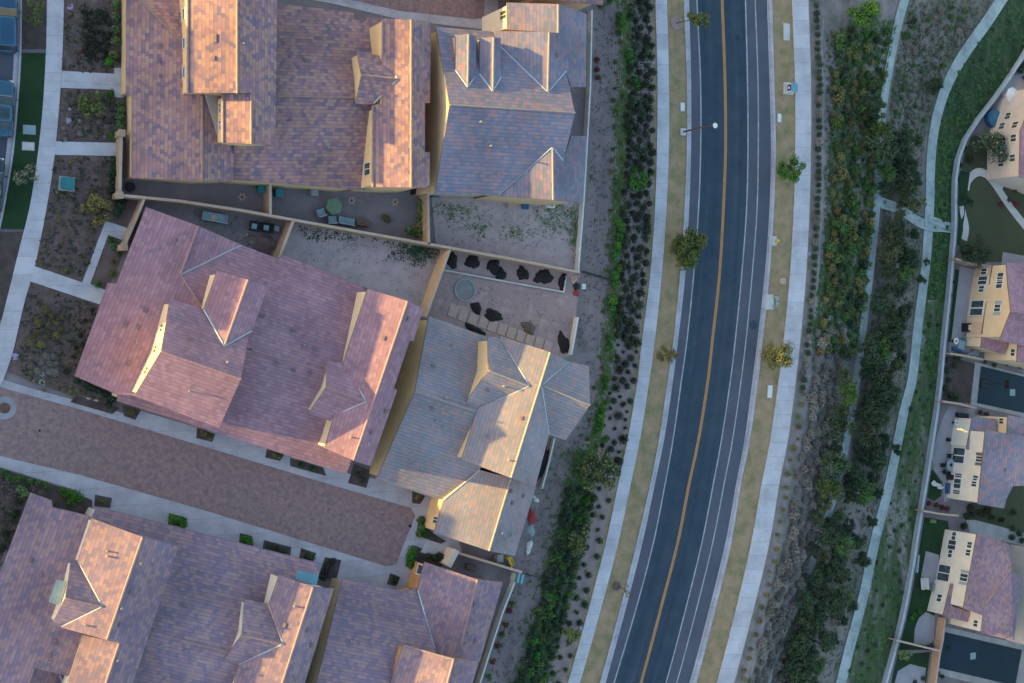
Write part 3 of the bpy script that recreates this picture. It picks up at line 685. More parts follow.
h.vents('low', 'LW', [(160,46),(159,61),(160,76)]); h.vents('upper', 'UW', [(215,36),(215,40),(213,58)]); h.vents('upper', 'UE', [(243,44)]); h.vents('main', 'MN', [(305,60)]); h.vents('main', 'MS', [(330,150),(290,120)])
h.build()
for y in (14, 43, 72): h.window('UW', 3, (184.3, y), 1.0, 0.75, 1, 'whitep')
h.window('EW', 3, (367.5, 169), 1.2, 1.5, 2, 'trim')
for y in (108, 125): h.window('UX', 2, (220.3, y), 0.9, 0.6, 2, 'whitep')
A = [h.on('LE', p) + Vector((0,0,0.28)) for p in ((204.5,94.5),(220.5,94.5),(218.5,141))]
mesh('cricket', A + [p - Vector((0,0,0.5)) for p in A], [(2,1,0),(3,4,5),(0,1,4,3),(1,2,5,4),(2,0,3,5)], M_['stucco_gray'], h.root)
H1 = h

# ---- blue-grey roof, top middle
h = House('tiled_house', 'blue-grey roofed house with two small gables, left of the bare dirt strip at the top', (510,110), wallm='stucco_tan', roofm='roofC')
h.plane('N', (449.6,105), (573,114), 8.3, -0.31, (480,60)); h.roof('main', 'N', [(449.6,105),(436,27),(498,32),(500,46.5),(546.5,92),(566,71),(575,113)], 'gessss')
h.plane('S', (449.6,105), (573,114), 8.3, -0.31, (480,160)); h.roof('main', 'S', [(449.6,105),(575,113),(563.5,161),(552.5,147),(497.5,195.5),(435,194)], 'sgsseg')
h.plane('UW', (548,32), (548,92), ('N',(547.5,92)), -0.31, (510,40)); h.roof('cross', 'UW', [(494,31),(549,32),(547.5,92),(500,46.5)], 'gsse')
h.plane('UE', (548,32), (548,92), ('N',(547.5,92)), -0.31, (575,40)); h.roof('cross', 'UE', [(547.5,92),(549,32),(558,33),(558,4),(587,14),(586,87),(571,87),(566,71)], 'ssgsgegs')
h.plane('NB', (558,4), (558,33), ('UE',(558,20)), -0.31, (520,15)); h.roof('north', 'NB', [(507,2.5),(558,4),(558,33),(507,29.5)], 'gsge', wallm='stucco_pale')
h.plane('SW', (552.5,147), (553,199.5), ('S',(552.5,147)), -0.33, (520,190)); h.roof('south', 'SW', [(552.5,147),(553,200),(497.5,196)], 'sgs')
h.plane('SE', (552.5,147), (553,199.5), ('S',(552.5,147)), -0.31, (575,170)); h.roof('south', 'SE', [(552.5,147),(563.5,161),(571,136),(587,136),(583,203),(553,200)], 'ssgegs')
h.plane('aW', (468.4,34), (467.6,87), ('N',(467.6,87)), -PD, (458,50)); h.roof('dormer a', 'aW', [(455.5,35),(468.4,34),(467.6,87),(455.5,70)], 'gsse', 0.2)
h.plane('aE', (468.4,34), (467.6,87), ('N',(467.6,87)), -PD, (474,50)); h.roof('dormer a', 'aE', [(468.4,34),(476,36),(476,75),(467.6,87)], 'gess', 0.2)
h.plane('bW', (493.5,37), (492.7,91), ('N',(492.7,91)), -PD, (483,50)); h.roof('dormer b', 'bW', [(480,38),(493.5,37),(492.7,91),(479.5,74)], 'gsse', 0.2)
h.plane('bE', (493.5,37), (492.7,91), ('N',(492.7,91)), -PD, (499,50)); h.roof('dormer b', 'bE', [(493.5,37),(501,38),(501,77),(492.7,91)], 'gess', 0.2)
h.cap('main', 'N', (449.8,105), (574.5,113)); h.cap('cross', 'UW', (549,32.5), (547.6,91)); h.cap('north', 'NB', (558,4.5), (558,32.5)); h.cap('south', 'SW', (552.5,148), (553,199.5)); h.cap('dormer a', 'aW', (468.4,34.5), (467.7,85)); h.cap('dormer b', 'bW', (493.5,37.5), (492.8,89))
h.val('cross', 'UW', (500,46.5), (547.3,91.5)); h.val('cross', 'UE', (548,92), (566,71)); h.val('south', 'SW', (552.3,147.3), (497.8,195.3)); h.val('south', 'SE', (552.8,147.5), (563,160.5))
h.val('dormer a', 'aW', (455.5,70), (467.6,87)); h.val('dormer a', 'aE', (467.6,87), (476,75)); h.val('dormer b', 'bW', (479.5,74), (492.7,91)); h.val('dormer b', 'bE', (492.7,91), (501,77))
h.vents('main', 'S', [(480,122),(490,146),(497,175)]); h.vents('cross', 'UE', [(557,55)])
h.build(); h.window('NB', 3, (503.5, 15), 0.9, 1.4, 2, 'trim')
H2 = h

# ---- rose roof in the centre left
h = House('tiled_house', 'dusty rose roofed house at an angle, north of the brick drive', (240,340), wallm='stucco', roofm='roofA')
h.plane('W', (146,207), (74,376), 2.9, 0.28, (180,300))
h.roof('low', 'W', [(146,207),(198.5,226),(180.5,274.5),(203,310),(190,400),(116,394),(74.5,376),(108,283),(116.5,283.5)], 'gssssgeee', wo=0.5)
h.plane('WE', (198.5,226), (180.5,274.5), ('W',(190,250)), -0.28, (215,245)); h.roof('low', 'WE', [(198.5,226),(241.5,245),(180.5,274.5)], 'gss')
h.plane('N', (241.5,245), (360,287), 2.9, 0.30, (300,340)); h.roof('main', 'N', [(241.5,245),(279,259),(282.5,255),(362,286),(385,335),(345,379),(250,349),(195,333),(203,308),(180.5,274.5)], 'eeesssssss')
h.plane('S', (250,349), (325,372), ('N',(290,361)), -0.30, (280,420)); h.roof('main', 'S', [(195,333),(345,379),(360,440),(346,474),(117,401),(118,394),(160,350)], 'sseee')
h.plane('UN', (161,351), (241,379), 8.5, -0.47, (200,310)); h.roof('upper', 'UN', [(170,299),(203.5,309),(224.5,346),(249,333),(241,379),(161,351)], 'essgsg')
h.plane('US', (161,351), (241,379), 8.5, -0.47, (180,400)); h.roof('upper', 'US', [(161,351),(241,379),(219,428),(134,396)], 'sgeg')
h.plane('aW', (248,279.5), (224.5,346), ('UN',(224.5,346)), -PU, (215,300)); h.roof('dormer a', 'aW', [(217,271),(248,279.5),(224.5,346),(203.5,309)], 'gsse')
h.plane('aE', (248,279.5), (224.5,346), ('UN',(224.5,346)), -PU, (258,310)); h.roof('dormer a', 'aE', [(248,279.5),(267.5,287),(252,331),(224.5,346)], 'gess')
h.plane('EW', (367.6,289), (324.5,448), 5.9, PU, (390,350)); h.roof('east', 'EW', [(367.6,288.6),(407.5,301),(353.5,460.5),(324.5,448),(332.5,421),(343.3,362.3)], 'gsgese')
h.plane('EE', (407.5,301), (353.5,460.5), ('EW',(380,381)), -PU, (395,400)); h.roof('east', 'EE', [(407.5,301),(423,308.5),(413.5,341),(409.5,341),(394,388),(397.4,390),(370.5,466),(353.5,460.5)], 'geeeeegs')
h.plane('bN', (326.3,387), (366,401.3), ('EW',(366,401.3)), -PD, (335,365)); h.roof('dormer b', 'bN', [(327,361.5),(343.5,362.5),(366,401.3),(326.3,387)], 'essg')
h.plane('bS', (326.3,387), (366,401.3), ('EW',(366,401.3)), -PD, (320,412)); h.roof('dormer b', 'bS', [(326.3,387),(366,401.3),(335.5,415),(331,421),(308.8,413.5)], 'sseeg')
h.cap('low', 'W', (198.3,226.3), (180.6,274)); h.cap('low', 'W', (180.6,275), (202.5,308)); h.cap('upper', 'UN', (161.5,351.2), (240.5,378.8)); h.cap('main', 'N', (252,349.5), (324,371.7)); h.cap('dormer a', 'aW', (247.8,280), (225,344)); h.cap('east', 'EW', (407.3,301.6), (353.8,459.5)); h.cap('dormer b', 'bN', (326.8,387.2), (364,400.6))
h.val('main', 'N', (180.8,274.6), (241,245.2)); h.val('dormer a', 'aW', (203.8,309.5), (224.5,346)); h.val('dormer a', 'aE', (224.5,346), (251.5,331)); h.val('dormer b', 'bN', (343.6,363), (366,401)); h.val('dormer b', 'bS', (366,401.5), (335.8,414.8))
h.vents('low', 'W', [(175,240),(157,248),(145.5,310),(126,323),(138,327),(129,363),(136,343)]); h.vents('upper', 'UN', [(178,318),(188,337),(227,362)]); h.vents('upper', 'US', [(189,391)])
h.vents('main', 'N', [(277,293),(286,325),(293,330),(303,345),(315,350),(262,316)]); h.vents('main', 'S', [(276,364),(293,370),(310,373)]); h.vents('east', 'EW', [(383,338),(350,437)]); h.vents('east', 'EE', [(408,319),(371,432),(385,411)])
h.build()
for p, k in (((162.0,328),'UN'), ((155.5,349),'UN')): h.window(k, 5, p, 0.75, 0.9, 2, 'trim')
h.window('US', 3, (146.5,370.5), 0.75, 0.9, 2, 'trim')
HA = h

# ---- golden house between the drive and the bank
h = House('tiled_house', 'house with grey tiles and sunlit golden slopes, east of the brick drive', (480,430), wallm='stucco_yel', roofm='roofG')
h.plane('N', (415,391), (475,411), 5.5, -PL, (450,350)); h.roof('main', 'N', [(429,316),(489,337.5),(500,420),(415,391)], 'essg')
h.plane('S', (415,391), (475,411), 5.5, -PL, (430,450)); h.roof('main', 'S', [(415,391),(500,420),(480,470),(443.5,500.3),(376.5,479)], 'sssegg')
h.plane('UW', (478,409), (461.7,459.5), 5.5, PU, (510,420)); h.roof('upper', 'UW', [(500,336),(550,352),(511,478),(461.7,459.5),(477.5,409.5),(529.6,386)], 'gsgess')
h.plane('UE', (550,352), (511,478), ('UW',(530,415)), -PU, (540,430)); h.roof('upper', 'UE', [(550,352),(568.5,361.5),(542,386),(549,435),(535.5,486.5),(511,478)], 'gssegs')
h.plane('GN', (541.5,385.5), (590,405), ('UE',(541.5,385.5)), -PL, (575,370)); h.roof('gable', 'GN', [(541.5,385.5),(568.5,361.5),(588.9,366),(590,405)], 'segs')
h.plane('GS', (541.5,385.5), (590,405), ('UE',(541.5,385.5)), -PL, (565,425)); h.roof('gable', 'GS', [(541.5,385.5),(590,405),(565.9,440.3),(549,435)], 'sges')
h.plane('aN', (488.3,370.5), (529.6,386), ('UW',(529.6,386)), -PD, (500,350)); h.roof('dormer a', 'aN', [(488,337.5),(500,336.5),(529.6,386),(488.3,370.5)], 'essg')
h.plane('aS', (488.3,370.5), (529.6,386), ('UW',(529.6,386)), -PD, (480,395)); h.roof('dormer a', 'aS', [(488.3,370.5),(529.6,386),(478,409),(466,402)], 'sseg')
h.plane('BW', (443.5,500.3), (434,532.5), 3.1, PL, (470,520)); h.roof('wing', 'BW', [(480,470),(511,478),(489,551),(434,532.5),(443.5,500.3)], 'ssges')
h.plane('BE', (511,478), (489,551), ('BW',(500,515)), -PL, (510,530)); h.roof('wing', 'BE', [(511,478),(536,487),(514.8,556),(489,551)], 'segs')
h.cap('main', 'N', (415.5,391.2), (474,410.7)); h.cap('upper', 'UW', (550,352.6), (511.2,477)); h.cap('gable', 'GN', (543,386), (589.5,404.8)); h.cap('dormer a', 'aN', (488.8,370.7), (528.5,385.6)); h.cap('wing', 'BW', (510.8,478.6), (489.2,550.5))
h.val('gable', 'GN', (541.6,385.5), (568.3,361.8)); h.val('gable', 'GS', (541.6,385.8), (549,434.5)); h.val('dormer a', 'aN', (500.2,337), (529.6,386)); h.val('dormer a', 'aS', (529.6,386), (478.2,409)); h.val('wing', 'BW', (479.8,470.2), (443.8,500))
h.vents('main', 'S', [(431,408),(445,398),(435,421),(444,427),(420,471)]); h.vents('main', 'N', [(433,366),(451,345)]); h.vents('dormer a', 'aS', [(487,390),(503,386)]); h.vents('upper', 'UW', [(487,436),(521,418),(508,460),(500,345)])
h.vents('wing', 'BE', [(511,491),(512,503),(523,496),(501,533),(511,535)])
h.build(); h.window('aS', 3, (481.5,366), 0.75, 1.0, 1, 'trim'); h.window('BW', 3, (436,520), 0.7, 1.2, 2, 'trim')
HCc = h

# ---- mauve roof, bottom left
h = House('tiled_house', 'wide mauve roofed house with grey and teal awnings, south of the brick drive', (170,600), wallm='stucco_pale', roofm='roofD')
h.plane('W', (30.5,492.5), (0,572.5), 2.9, PL, (60,560))
h.roof('low', 'W', [(30.5,492.5),(52,500.5),(52.5,507),(92,517),(125,535),(112,640),(68,676),(34,668),(14,722),(-56,722)], 'gggssssssee', wo=0.5)
h.plane('WD', (34,668), (18,712), ('W',(34,668)), -PL, (60,700)); h.roof('south west', 'WD', [(34,668),(68,676),(60,728),(13,724)], 'gsss')
h.plane('N', (97,506), (321,563.5), 2.9, PL, (220,620)); h.roof('main', 'N', [(97,506.5),(321,563.5),(316,590),(305,672),(120,624),(100,560),(92,517)], 'esssss')
h.plane('S', (149,632), (240,655), ('N',(200,645)), -PL, (200,690)); h.roof('main', 'S', [(120,624),(305,672),(285,760),(90,730)], 'ssss')
h.plane('UW', (92,518.5), (78,560), 6.2, PU, (110,560)); h.roof('upper', 'UW', [(92,518.5),(142.6,537),(106.6,640),(61,627.5),(102.7,606.6),(78,560)], 'gsgsse')
h.plane('UE', (142.6,537), (106.6,640), ('UW',(125,588)), -PU, (160,590)); h.roof('upper', 'UE', [(142.6,537),(178.5,546),(120,722),(93,722),(119,643),(106.6,640)], 'gegsgs')
h.plane('UB', (119,643), (93,722), ('UE',(106,682)), -PU, (85,660)); h.roof('upper', 'UB', [(119,643),(93,722),(56,718),(83,635)], 'sgeg')
h.plane('aN', (65,598), (102.7,606.6), ('UW',(102.7,606.6)), -PD, (80,570)); h.roof('dormer a', 'aN', [(71,561),(78,560.5),(102.7,606.6),(65,598)], 'essg')
h.plane('aS', (65,598), (102.7,606.6), ('UW',(102.7,606.6)), -PD, (60,620)); h.roof('dormer a', 'aS', [(65,598),(102.7,606.6),(61,627),(51,626)], 'sseg')
h.plane('EW', (279,575), (247,668), 6.1, PU, (290,620)); h.roof('east', 'EW', [(279,575),(313,587),(265,735),(222,735),(238.5,665),(283,644),(269,604)], 'gsgesse')
h.plane('EE', (313,587), (265,735), ('EW',(290,660)), -PU, (320,640)); h.roof('east', 'EE', [(313,587),(334,588.5),(288,738),(265,735)], 'gegs')
h.plane('bN', (241.7,635), (283,644), ('EW',(283,644)), -PD, (255,605)); h.roof('dormer b', 'bN', [(244.7,599),(269,604),(283,644),(241.7,635)], 'essg')
h.plane('bS', (241.7,635), (283,644), ('EW',(283,644)), -PD, (235,660)); h.roof('dormer b', 'bS', [(241.7,635),(283,644),(238.5,665),(224,660)], 'sseg')
h.cap('upper', 'UW', (142.4,537.5), (107,639)); h.cap('upper', 'UB', (119,643.5), (93.5,720)); h.cap('dormer a', 'aN', (65.5,598.2), (101,606.2)); h.cap('east', 'EW', (312.8,587.6), (266,733)); h.cap('dormer b', 'bN', (242.2,635.2), (281,643.5)); h.cap('low', 'W', (34,668.5), (19,710)); h.cap('main', 'N', (150,632), (228,652))
h.val('dormer a', 'aN', (78.3,561), (102.7,606.6)); h.val('dormer a', 'aS', (102.7,606.6), (61.3,626.8)); h.val('dormer b', 'bN', (269.3,605), (283,644)); h.val('dormer b', 'bS', (283,644), (238.8,664.6)); h.val('south west', 'WD', (60,675.5), (66,690))
h.vents('low', 'W', [(31,560),(41,574),(42,590),(38,598),(58,635),(55,642),(50,655),(49,661),(38,662)]); h.vents('upper', 'UW', [(107,551),(107,556),(82,588),(85,625)]); h.vents('upper', 'UE', [(131,591),(140,563),(121,608),(120,625),(117,660)]); h.vents('main', 'N', [(185,605),(200,570)]); h.vents('main', 'S', [(160,645),(170,648),(185,650)]); h.vents('east', 'EE', [(307,630),(311,645)]); h.vents('east', 'EW', [(294,606),(284,625)])
h.build()
def awning(hh, poly, z, m):
    v = [at(p[0], p[1], z) for p in poly]
    mesh('awning', v + [p - Vector((0,0,0.12)) for p in v], [(0,1,2,3),(7,6,5,4),(0,4,5,1),(1,5,6,2),(2,6,7,3),(3,7,4,0)], M_[m], hh.root)
awning(h, [(56.5,580),(48.6,602),(58.8,605),(66.6,581.5)], 6.1, 'bluegrey'); awning(h, [(298,570),(296,579),(316,585.5),(319,575)], 5.4, 'tealroof')
HD = h

# ---- mauve and pink roof, bottom middle
h = House('tiled_house', 'pink and mauve tiled house with rust coloured west wall, bottom middle', (420,640), wallm='stucco_tan', roofm='roofD')
h.plane('N', (342.5,578), (403.6,591.5), 2.9, PL, (380,640)); h.roof('main', 'N', [(342.5,578),(403.6,591.5),(417,588),(436,652),(480,738),(300,750)], 'eessgg')
h.plane('EW', (424.8,562), (416,588), 2.9, PL, (450,600)); h.roof('main', 'EW', [(424.8,562),(477.5,579.5),(457,662),(436,652),(417.5,588)], 'gsssee', wallm='stucco_rust')
h.plane('EE', (477.5,579.5), (459,655), ('EW',(468,617)), -PL, (490,620)); h.roof('main', 'EE', [(477.5,579.5),(503,582),(479.6,662),(457,662)], 'gegs')
h.plane('UW', (403.7,645), (391,683), 5.8, PU, (420,670)); h.roof('upper', 'UW', [(403.7,645),(453.8,659),(432,738),(373,732)], 'gsge', wallm='stucco_rust')
h.plane('UE', (453.8,659), (432,735), ('UW',(443,697)), -PU, (470,670)); h.roof('upper', 'UE', [(453.8,659),(479,661.5),(455,740),(432,738)], 'gegs', wallm='stucco_rust')
h.cap('main', 'EW', (477.3,580), (461,645)); h.cap('upper', 'UW', (453.6,659.5), (432.5,737)); h.cap('upper', 'UW', (404.2,645.6), (453,659.2)); h.val('main', 'EW', (417.8,590), (434.5,648))
h.vents('main', 'EE', [(479,598),(468,633),(474,605),(475,641)]); h.vents('main', 'N', [(350,640)])
h.build(); h.window('EW', 4, (420.2,569.5), 1.0, 1.3, 1, 'whitep')
HE = h

# ---- roof corner at the top edge
h = House('tiled_house', 'brown roofed house cut off by the top edge, north of the blue-grey roof', (575,-40), wallm='stucco_pink', roofm='roof1')
h.plane('S', (545,-1), (603,5), 5.6, PL, (570,-60)); h.roof('main', 'S', [(545,-1),(603,5),(600,-110),(510,-110),(498,-14),(546,-8)], 'egggg')
h.build()

# ---- houses of the lower street on the right
h = House('hillside_house', 'pink tiled house with ochre and pink walls, north of the basketball court', (1000,310), PADZ, 'stucco', 'roofA')
h.plane('N', (1011,311), (1075,322), 7.4, -PL, (1020,285)); h.roof('main', 'N', [(1006.5,263),(1075,262),(1075,322),(1011,311),(1008.2,286)], 'gssge', wallm='stucco_peach')
h.plane('S', (1011,311), (1075,322), 7.4, -PL, (1020,340)); h.roof('main', 'S', [(1011,311),(1075,322),(1075,356),(1018,345),(1000,339.5)], 'ssseg', wallm='stucco_peach')
h.plane('L', (984.5,317), (981,347), 3.0, PL, (1000,335)); h.roof('low', 'L', [(985,316),(991,316),(1008,345),(1003,354),(981,347.5)], 'sssge')
h.plane('R', (1018,344), (1016,361), 5.6, PL, (1040,352)); h.roof('rear', 'R', [(1018,343),(1075,352),(1075,372),(1017,362)], 'ssge')
h.cap('main', 'N', (1011.5,311.1), (1074,321.8)); h.vents('main', 'S', [(1018,318),(1014,333)])
h.build()
h.window('N', 4, (1000.3,277), 1.2, 1.1, 2); h.window('N', 4, (999.5,284), 1.2, 1.1, 2); h.window('N', 3, (997.5,308), 1.0, 1.1, 2, shutters='bluegrey')
h.window('L', 4, (975,331.5), 1.1, 1.0, 2)
h.window('R', 3, (1013,352.5), 1.0, 0.8, 2)
for p, w, z in (((984,271.5),0.9,1.0), ((982.7,280.5),1.15,1.6), ((981.5,289),0.9,1.0)): h.window('N', 4, p, w, z, 2, out=0.09)
h.window('N', 3, (977.5,304.5), 1.1, 2.2, 1, name='glass_door', out=0.09); h.window('N', 3, (976.5,311.5), 1.1, 2.2, 1, name='glass_door', out=0.09)
a, b, base = h.W[('N', 4)]; b2 = h.W[('N', 3)][0]
lo = [min((a, b), key=lambda p: -p.y), b2]
top = max(h.W[('N', 4)][:2], key=lambda p: p.y); bot = min(h.W[('S', 4)][:2], key=lambda p: p.y)
e = Vector((bot.x-top.x, bot.y-top.y, 0)); n_ = Vector((e.y, -e.x, 0)).normalized()
if n_.x > 0: n_ = -n_
t0 = Vector((top.x, top.y, 0)); t1 = t0 + e*0.96
mb = MB(); mb.prism([(t0 + n_*0.06)[:2], (t1 + n_*0.06)[:2], (t1 - n_*0.05)[:2], (t0 - n_*0.05)[:2]], PADZ, PADZ + 2.898); mb.build('lower_wall', M_['stucco_pink'], h.root)
mb = MB(); mb.prism([(t0 + n_*0.11)[:2], (t1 + n_*0.11)[:2], (t1 + n_*0.0)[:2], (t0 + n_*0.0)[:2]], PADZ + 2.9, PADZ + 3.05); mb.build('belt_course', M_['brownw'], h.root)

h = House('hillside_house', 'pale house with a lilac-grey roof and curved patio, south of the basketball court', (995,460), PADZ, 'stucco_pale', 'roofC')
h.plane('W', (985.5,430), (978,504), 5.6, PL, (1010,460)); h.roof('main', 'W', [(985.5,430),(1075,444),(1075,486),(1013,486),(1006,500),(1004,508.5),(978,504)], 'gssggge')
h.plane('L', (972,417), (967,449), 3.0, PL, (990,430)); h.roof('low', 'L', [(972.5,417),(997,419),(997,433),(983,431),(976.5,436),(969.5,450),(966.5,449)], 'gsssse')
h.plane('R', (1008,416), (1007,433), 5.6, PL, (1040,425)); h.roof('rear', 'R', [(1008,415.5),(1075,424),(1075,445),(1007,434)], 'gsse', wallm='stucco')
h.vents('main', 'W', [(992,452),(1005,470)])
h.build()
h.window('L', 5, (962.5,430.5), 1.0, 0.9, 2, 'trim'); h.window('R', 3, (1001.5,421), 0.8, 0.8, 2, 'trim')
for p in ((959.3,451.5),(958.3,459.3)): h.window('W', 6, p, 1.0, 2.1, 1, name='glass_door')
h.window('W', 6, (979,459), 0.8, 1.1, 2, shutters='brownw')
for p in ((975.7,478),(974,484),(974.6,481)): h.window('W', 6, p, 0.75, 0.95, 1)
for p, w in (((958.5,475.5),0.6),((957.5,483.5),1.3),((956.5,492),0.6)): h.window('W', 6, p, w, 1.3, 2)

h = House('hillside_house', 'cream house with a mottled pink roof beside the long green lawn, lower right', (985,585), PADZ, 'stucco_pale', 'roofD')
h.plane('W', (977.4,532.5), (966.6,597), 5.6, 0.30, (1000,570)); h.roof('main', 'W', [(977.4,532.5),(1003,541.5),(1011,565),(1012,600),(1013,640.5),(981,633.5),(983.5,615.5),(963.5,608.5)], 'gsssgege')
h.plane('E', (1003,541), (1000,620), ('W',(1003,580)), -0.3, (1030,580)); h.roof('main', 'E', [(1003,541.5),(1010,545),(1012,572),(1023,577),(1014,640),(1013,640.5),(1012,600),(1011,565)], 'geegesss')
h.plane('L', (950,584), (943,616.5), 3.0, PL, (960,600)); h.roof('low', 'L', [(951,583.5),(955,584),(952,606),(971,612),(968,622),(943,616.5)], 'sssgge')
h.cap('main', 'W', (1003,542), (1010.5,565)); h.cap('main', 'W', (1011.5,568), (985,606))
h.build()
for p, w, z in (((954,536),1.3,0.8), ((952,545),1.3,1.4), ((950.3,553.5),1.3,0.8)): h.window('W', 7, p, w if z > 1 else 1.1, z, 2)
for p in ((944.7,569),(943.2,577)): h.window('W', 7, p, 1.05, 2.1, 1, name='glass_door')
for p in ((969.8,545),(968.3,552.7)): h.window('W', 7, p, 0.85, 0.9, 2)
h.window('W', 7, (964,577.5), 1.0, 1.4, 2, shutters='bluegrey'); h.window('L', 5, (939.5,598), 1.0, 0.9, 2); h.window('W', 5, (975.8,623.5), 0.9, 0.8, 2)

h = House('hillside_house', 'pale pink house cut off by the right edge, above the curved path', (1035,140), PADZ, 'stucco_rose', 'roofA')
h.plane('W', (1020.5,130), (1019.5,177), 5.6, PL, (1060,140)); h.roof('main', 'W', [(1040,84),(1130,100),(1110,200),(1019.5,177),(1020.5,130)], 'gsgee')
h.build()
for p in ((1002,126),(1008,116),(1015,125),(1013.5,138),(1003,141),(1012.5,158),(1001,163)): h.window('W', 3 if p[1] > 131 else 4, p, 1.0, 1.0, 2, 'trim')
h = House('hillside_house', 'white walled house at the right edge beside the mottled pink roof', (1050,590), PADZ, 'stucco_pale', 'roofD')
h.plane('W', (1044,551), (1040,640), 5.6, PL, (1070,600)); h.roof('main', 'W', [(1044,548),(1130,566),(1120,672),(1039,650)], 'gsge')
h.build()
h = House('hillside_house', 'house cut off by the bottom edge, south of the lowest motor court', (1000,720), PADZ, 'stucco_pale', 'roofD')
h.plane('W', (985,700), (978,745), 5.6, PL, (1010,720)); h.roof('main', 'W', [(985,699),(1090,722),(1080,775),(975,752)], 'gsge')
h.build()

# ---- the row across the left street: unseen, added and sized to throw the long evening shade
for i, (y, ln, zz) in enumerate(((665, 15, 8.0), (478, 15, 8.3), (338, 7, 6.4), (247, 7, 7.3), (152, 8, 10.4), (38, 10, 9.4), (-75, 5.5, 9.4), (-165, 8, 8.0), (-312, 13, 9.8), (-470, 11, 9.8))):
    b = at(-330, y, 0); ze = zz - 2.7
    r = thing('added_shade_house', 'plain unseen house added across the left street to cast shade', 'house', b, 'unseen shade houses added across the left street')
    mb = MB(); mb.box(b + Vector((0,0,ze/2)), (11, ln, ze)); mb.add([b + Vector((sx*5.5, sy*ln/2, ze)) for sy in (-1,1) for sx in (-1,1)] + [b + Vector((0, sy*ln/2, zz-0.2)) for sy in (-1,1)], [(0,1,4),(3,2,5)]); mb.build('wall', M_['stucco'], r)
    v = []; f = []; uv = []
    for sg in (-1, 1):
        k = len(v)
        v += [b + Vector((sg*6.1, -ln/2-.4, ze-.1)), b + Vector((sg*6.1, ln/2+.4, ze-.1)), b + Vector((0, ln/2+.4, zz)), b + Vector((0, -ln/2-.4, zz))]
        uv += [(0,0),(ln+.8,0),(ln+.8,6.6),(0,6.6)]; f.append((k,k+1,k+2,k+3) if sg > 0 else (k+3,k+2,k+1,k))
    mesh('roof', v, f, M_['roofA'], r, uvs=uv)
# ---------------------------------------------------------------- garden walls and fences
def sweep(mb, Q, w, z0, z1):
    """a mitred wall along the map points Q"""
    n = len(Q); v = []
    for i, q in enumerate(Q):
        d0 = (q - Q[i-1]).normalized() if i else (Q[1] - q).normalized(); d1 = (Q[i+1] - q).normalized() if i < n-1 else d0
        t = (d0 + d1).normalized(); nn = Vector((-t.y, t.x)); k = w/2 / max(0.5, nn.dot(Vector((-d0.y, d0.x))))
        if i == 0: q = q - d0*w/2
        if i == n-1: q = q + d0*w/2
        for sg, z in ((1,z0),(-1,z0),(-1,z1),(1,z1)): v.append((q.x + nn.x*k*sg, q.y + nn.y*k*sg, z))
    f = [(3,2,1,0), (4*n-4,4*n-3,4*n-2,4*n-1)]
    for i in range(n-1):
        for k in range(4): f.append((4*i+k, 4*i+(k+1)%4, 4*i+4+(k+1)%4, 4*i+4+k))
    mb.add(v, f)
def wall(name, label, cap_px, hgt, m='gwall', capm='gcap', th=0.16, capw=0.24, z=0.0, cat='wall', group=None, posts=()):
    P = [at(p[0], p[1], z + hgt) for p in cap_px]
    b = Vector((P[0].x, P[0].y, z)); root = thing(name, label, cat, b, group)
    bm_, cm = MB(), MB()
    Q = [Vector((p.x, p.y)) for p in P]
    sweep(bm_, Q, th, z - 0.05, z + hgt - 0.05); sweep(cm, Q, capw, z + hgt - 0.055, z + hgt + 0.015)
    bm_.build('wall_body', M_[m], root); cm.build('cap', M_[capm], root)
    for p in posts:
        q = at(p[0], p[1], z + hgt); mb = MB(); mb.box((q.x, q.y, z + hgt/2 + 0.03), (0.5, 0.5, hgt + 0.06)); mb.box((q.x, q.y, z + hgt + 0.1), (0.62, 0.62, 0.09)); mb.build('post', M_[m], root)
    return root
wall('garden_wall', 'long tan block wall south of the patchwork roofed house, running east to the dirt strip', [(119,195),(180,201),(240,210),(300,221),(440,246),(510,258.5),(579,272)], 2.1)
wall('garden_wall', 'short tan block wall at the corner of the front planting bed, beside the top left house', [(121.5,133),(120,194)], 2.1, posts=[(121.5,133),(119.5,195)])
wall('garden_wall', 'tan wall beside the L shaped front path, left of the rose roofed house', [(144,199.5),(136,219),(124,247)], 2.0, posts=[(124,247)])
wall('garden_wall', 'tan wall closing the sofa yard, touching the north eave of the rose roof', [(293,222),(286,240),(279.6,257)], 2.1)
wall('garden_wall', 'ochre wall between the weedy yard and the yard of black mulch heaps', [(449.5,251),(438,283),(426,316)], 2.1, 'stucco_tan')
wall('garden_wall', 'tan wall between the two teal bins', [(270.5,184),(270.5,214)], 2.0)
wall('garden_wall', 'tan wall beside the row of potted plants, east end of the dining yard', [(428,189.5),(429,243)], 2.1)
wall('low_wall', 'thin pale wall along the east side of the blue-grey house and its weedy yard', [(592,11),(590.5,87),(587.5,140),(584,200),(578.5,271)], 0.8, 'wwall', 'wwall', 0.12, 0.17)
wall('low_wall', 'thin pale wall at the east edge of the mulch heap yard', [(578,318),(575,336),(571.5,354)], 0.8, 'wwall', 'wwall', 0.12, 0.17)
wall('low_wall', 'short pale kerb wall below the sharp corner of the golden house', [(554.5,439),(549,463),(542.5,488)], 0.5, 'wwall', 'wwall', 0.12, 0.16)
wall('low_wall', 'pale wall with small potted plants along it, running to the bottom edge', [(517,577),(503,612),(491,649),(478,690),(472,712)], 0.9, 'wwall', 'wwall', 0.12, 0.17)
wall('garden_wall', 'low tan wall between the golden house and the pink and mauve roof', [(458.5,553),(490,562.5),(521,572)], 1.8)
wall('gate_wall', 'short pale wall closing the gap west of the grey paved side yard', [(456,552.5),(450,564)], 1.9, 'stucco_pale', 'stucco_pale', 0.5, 0.56)
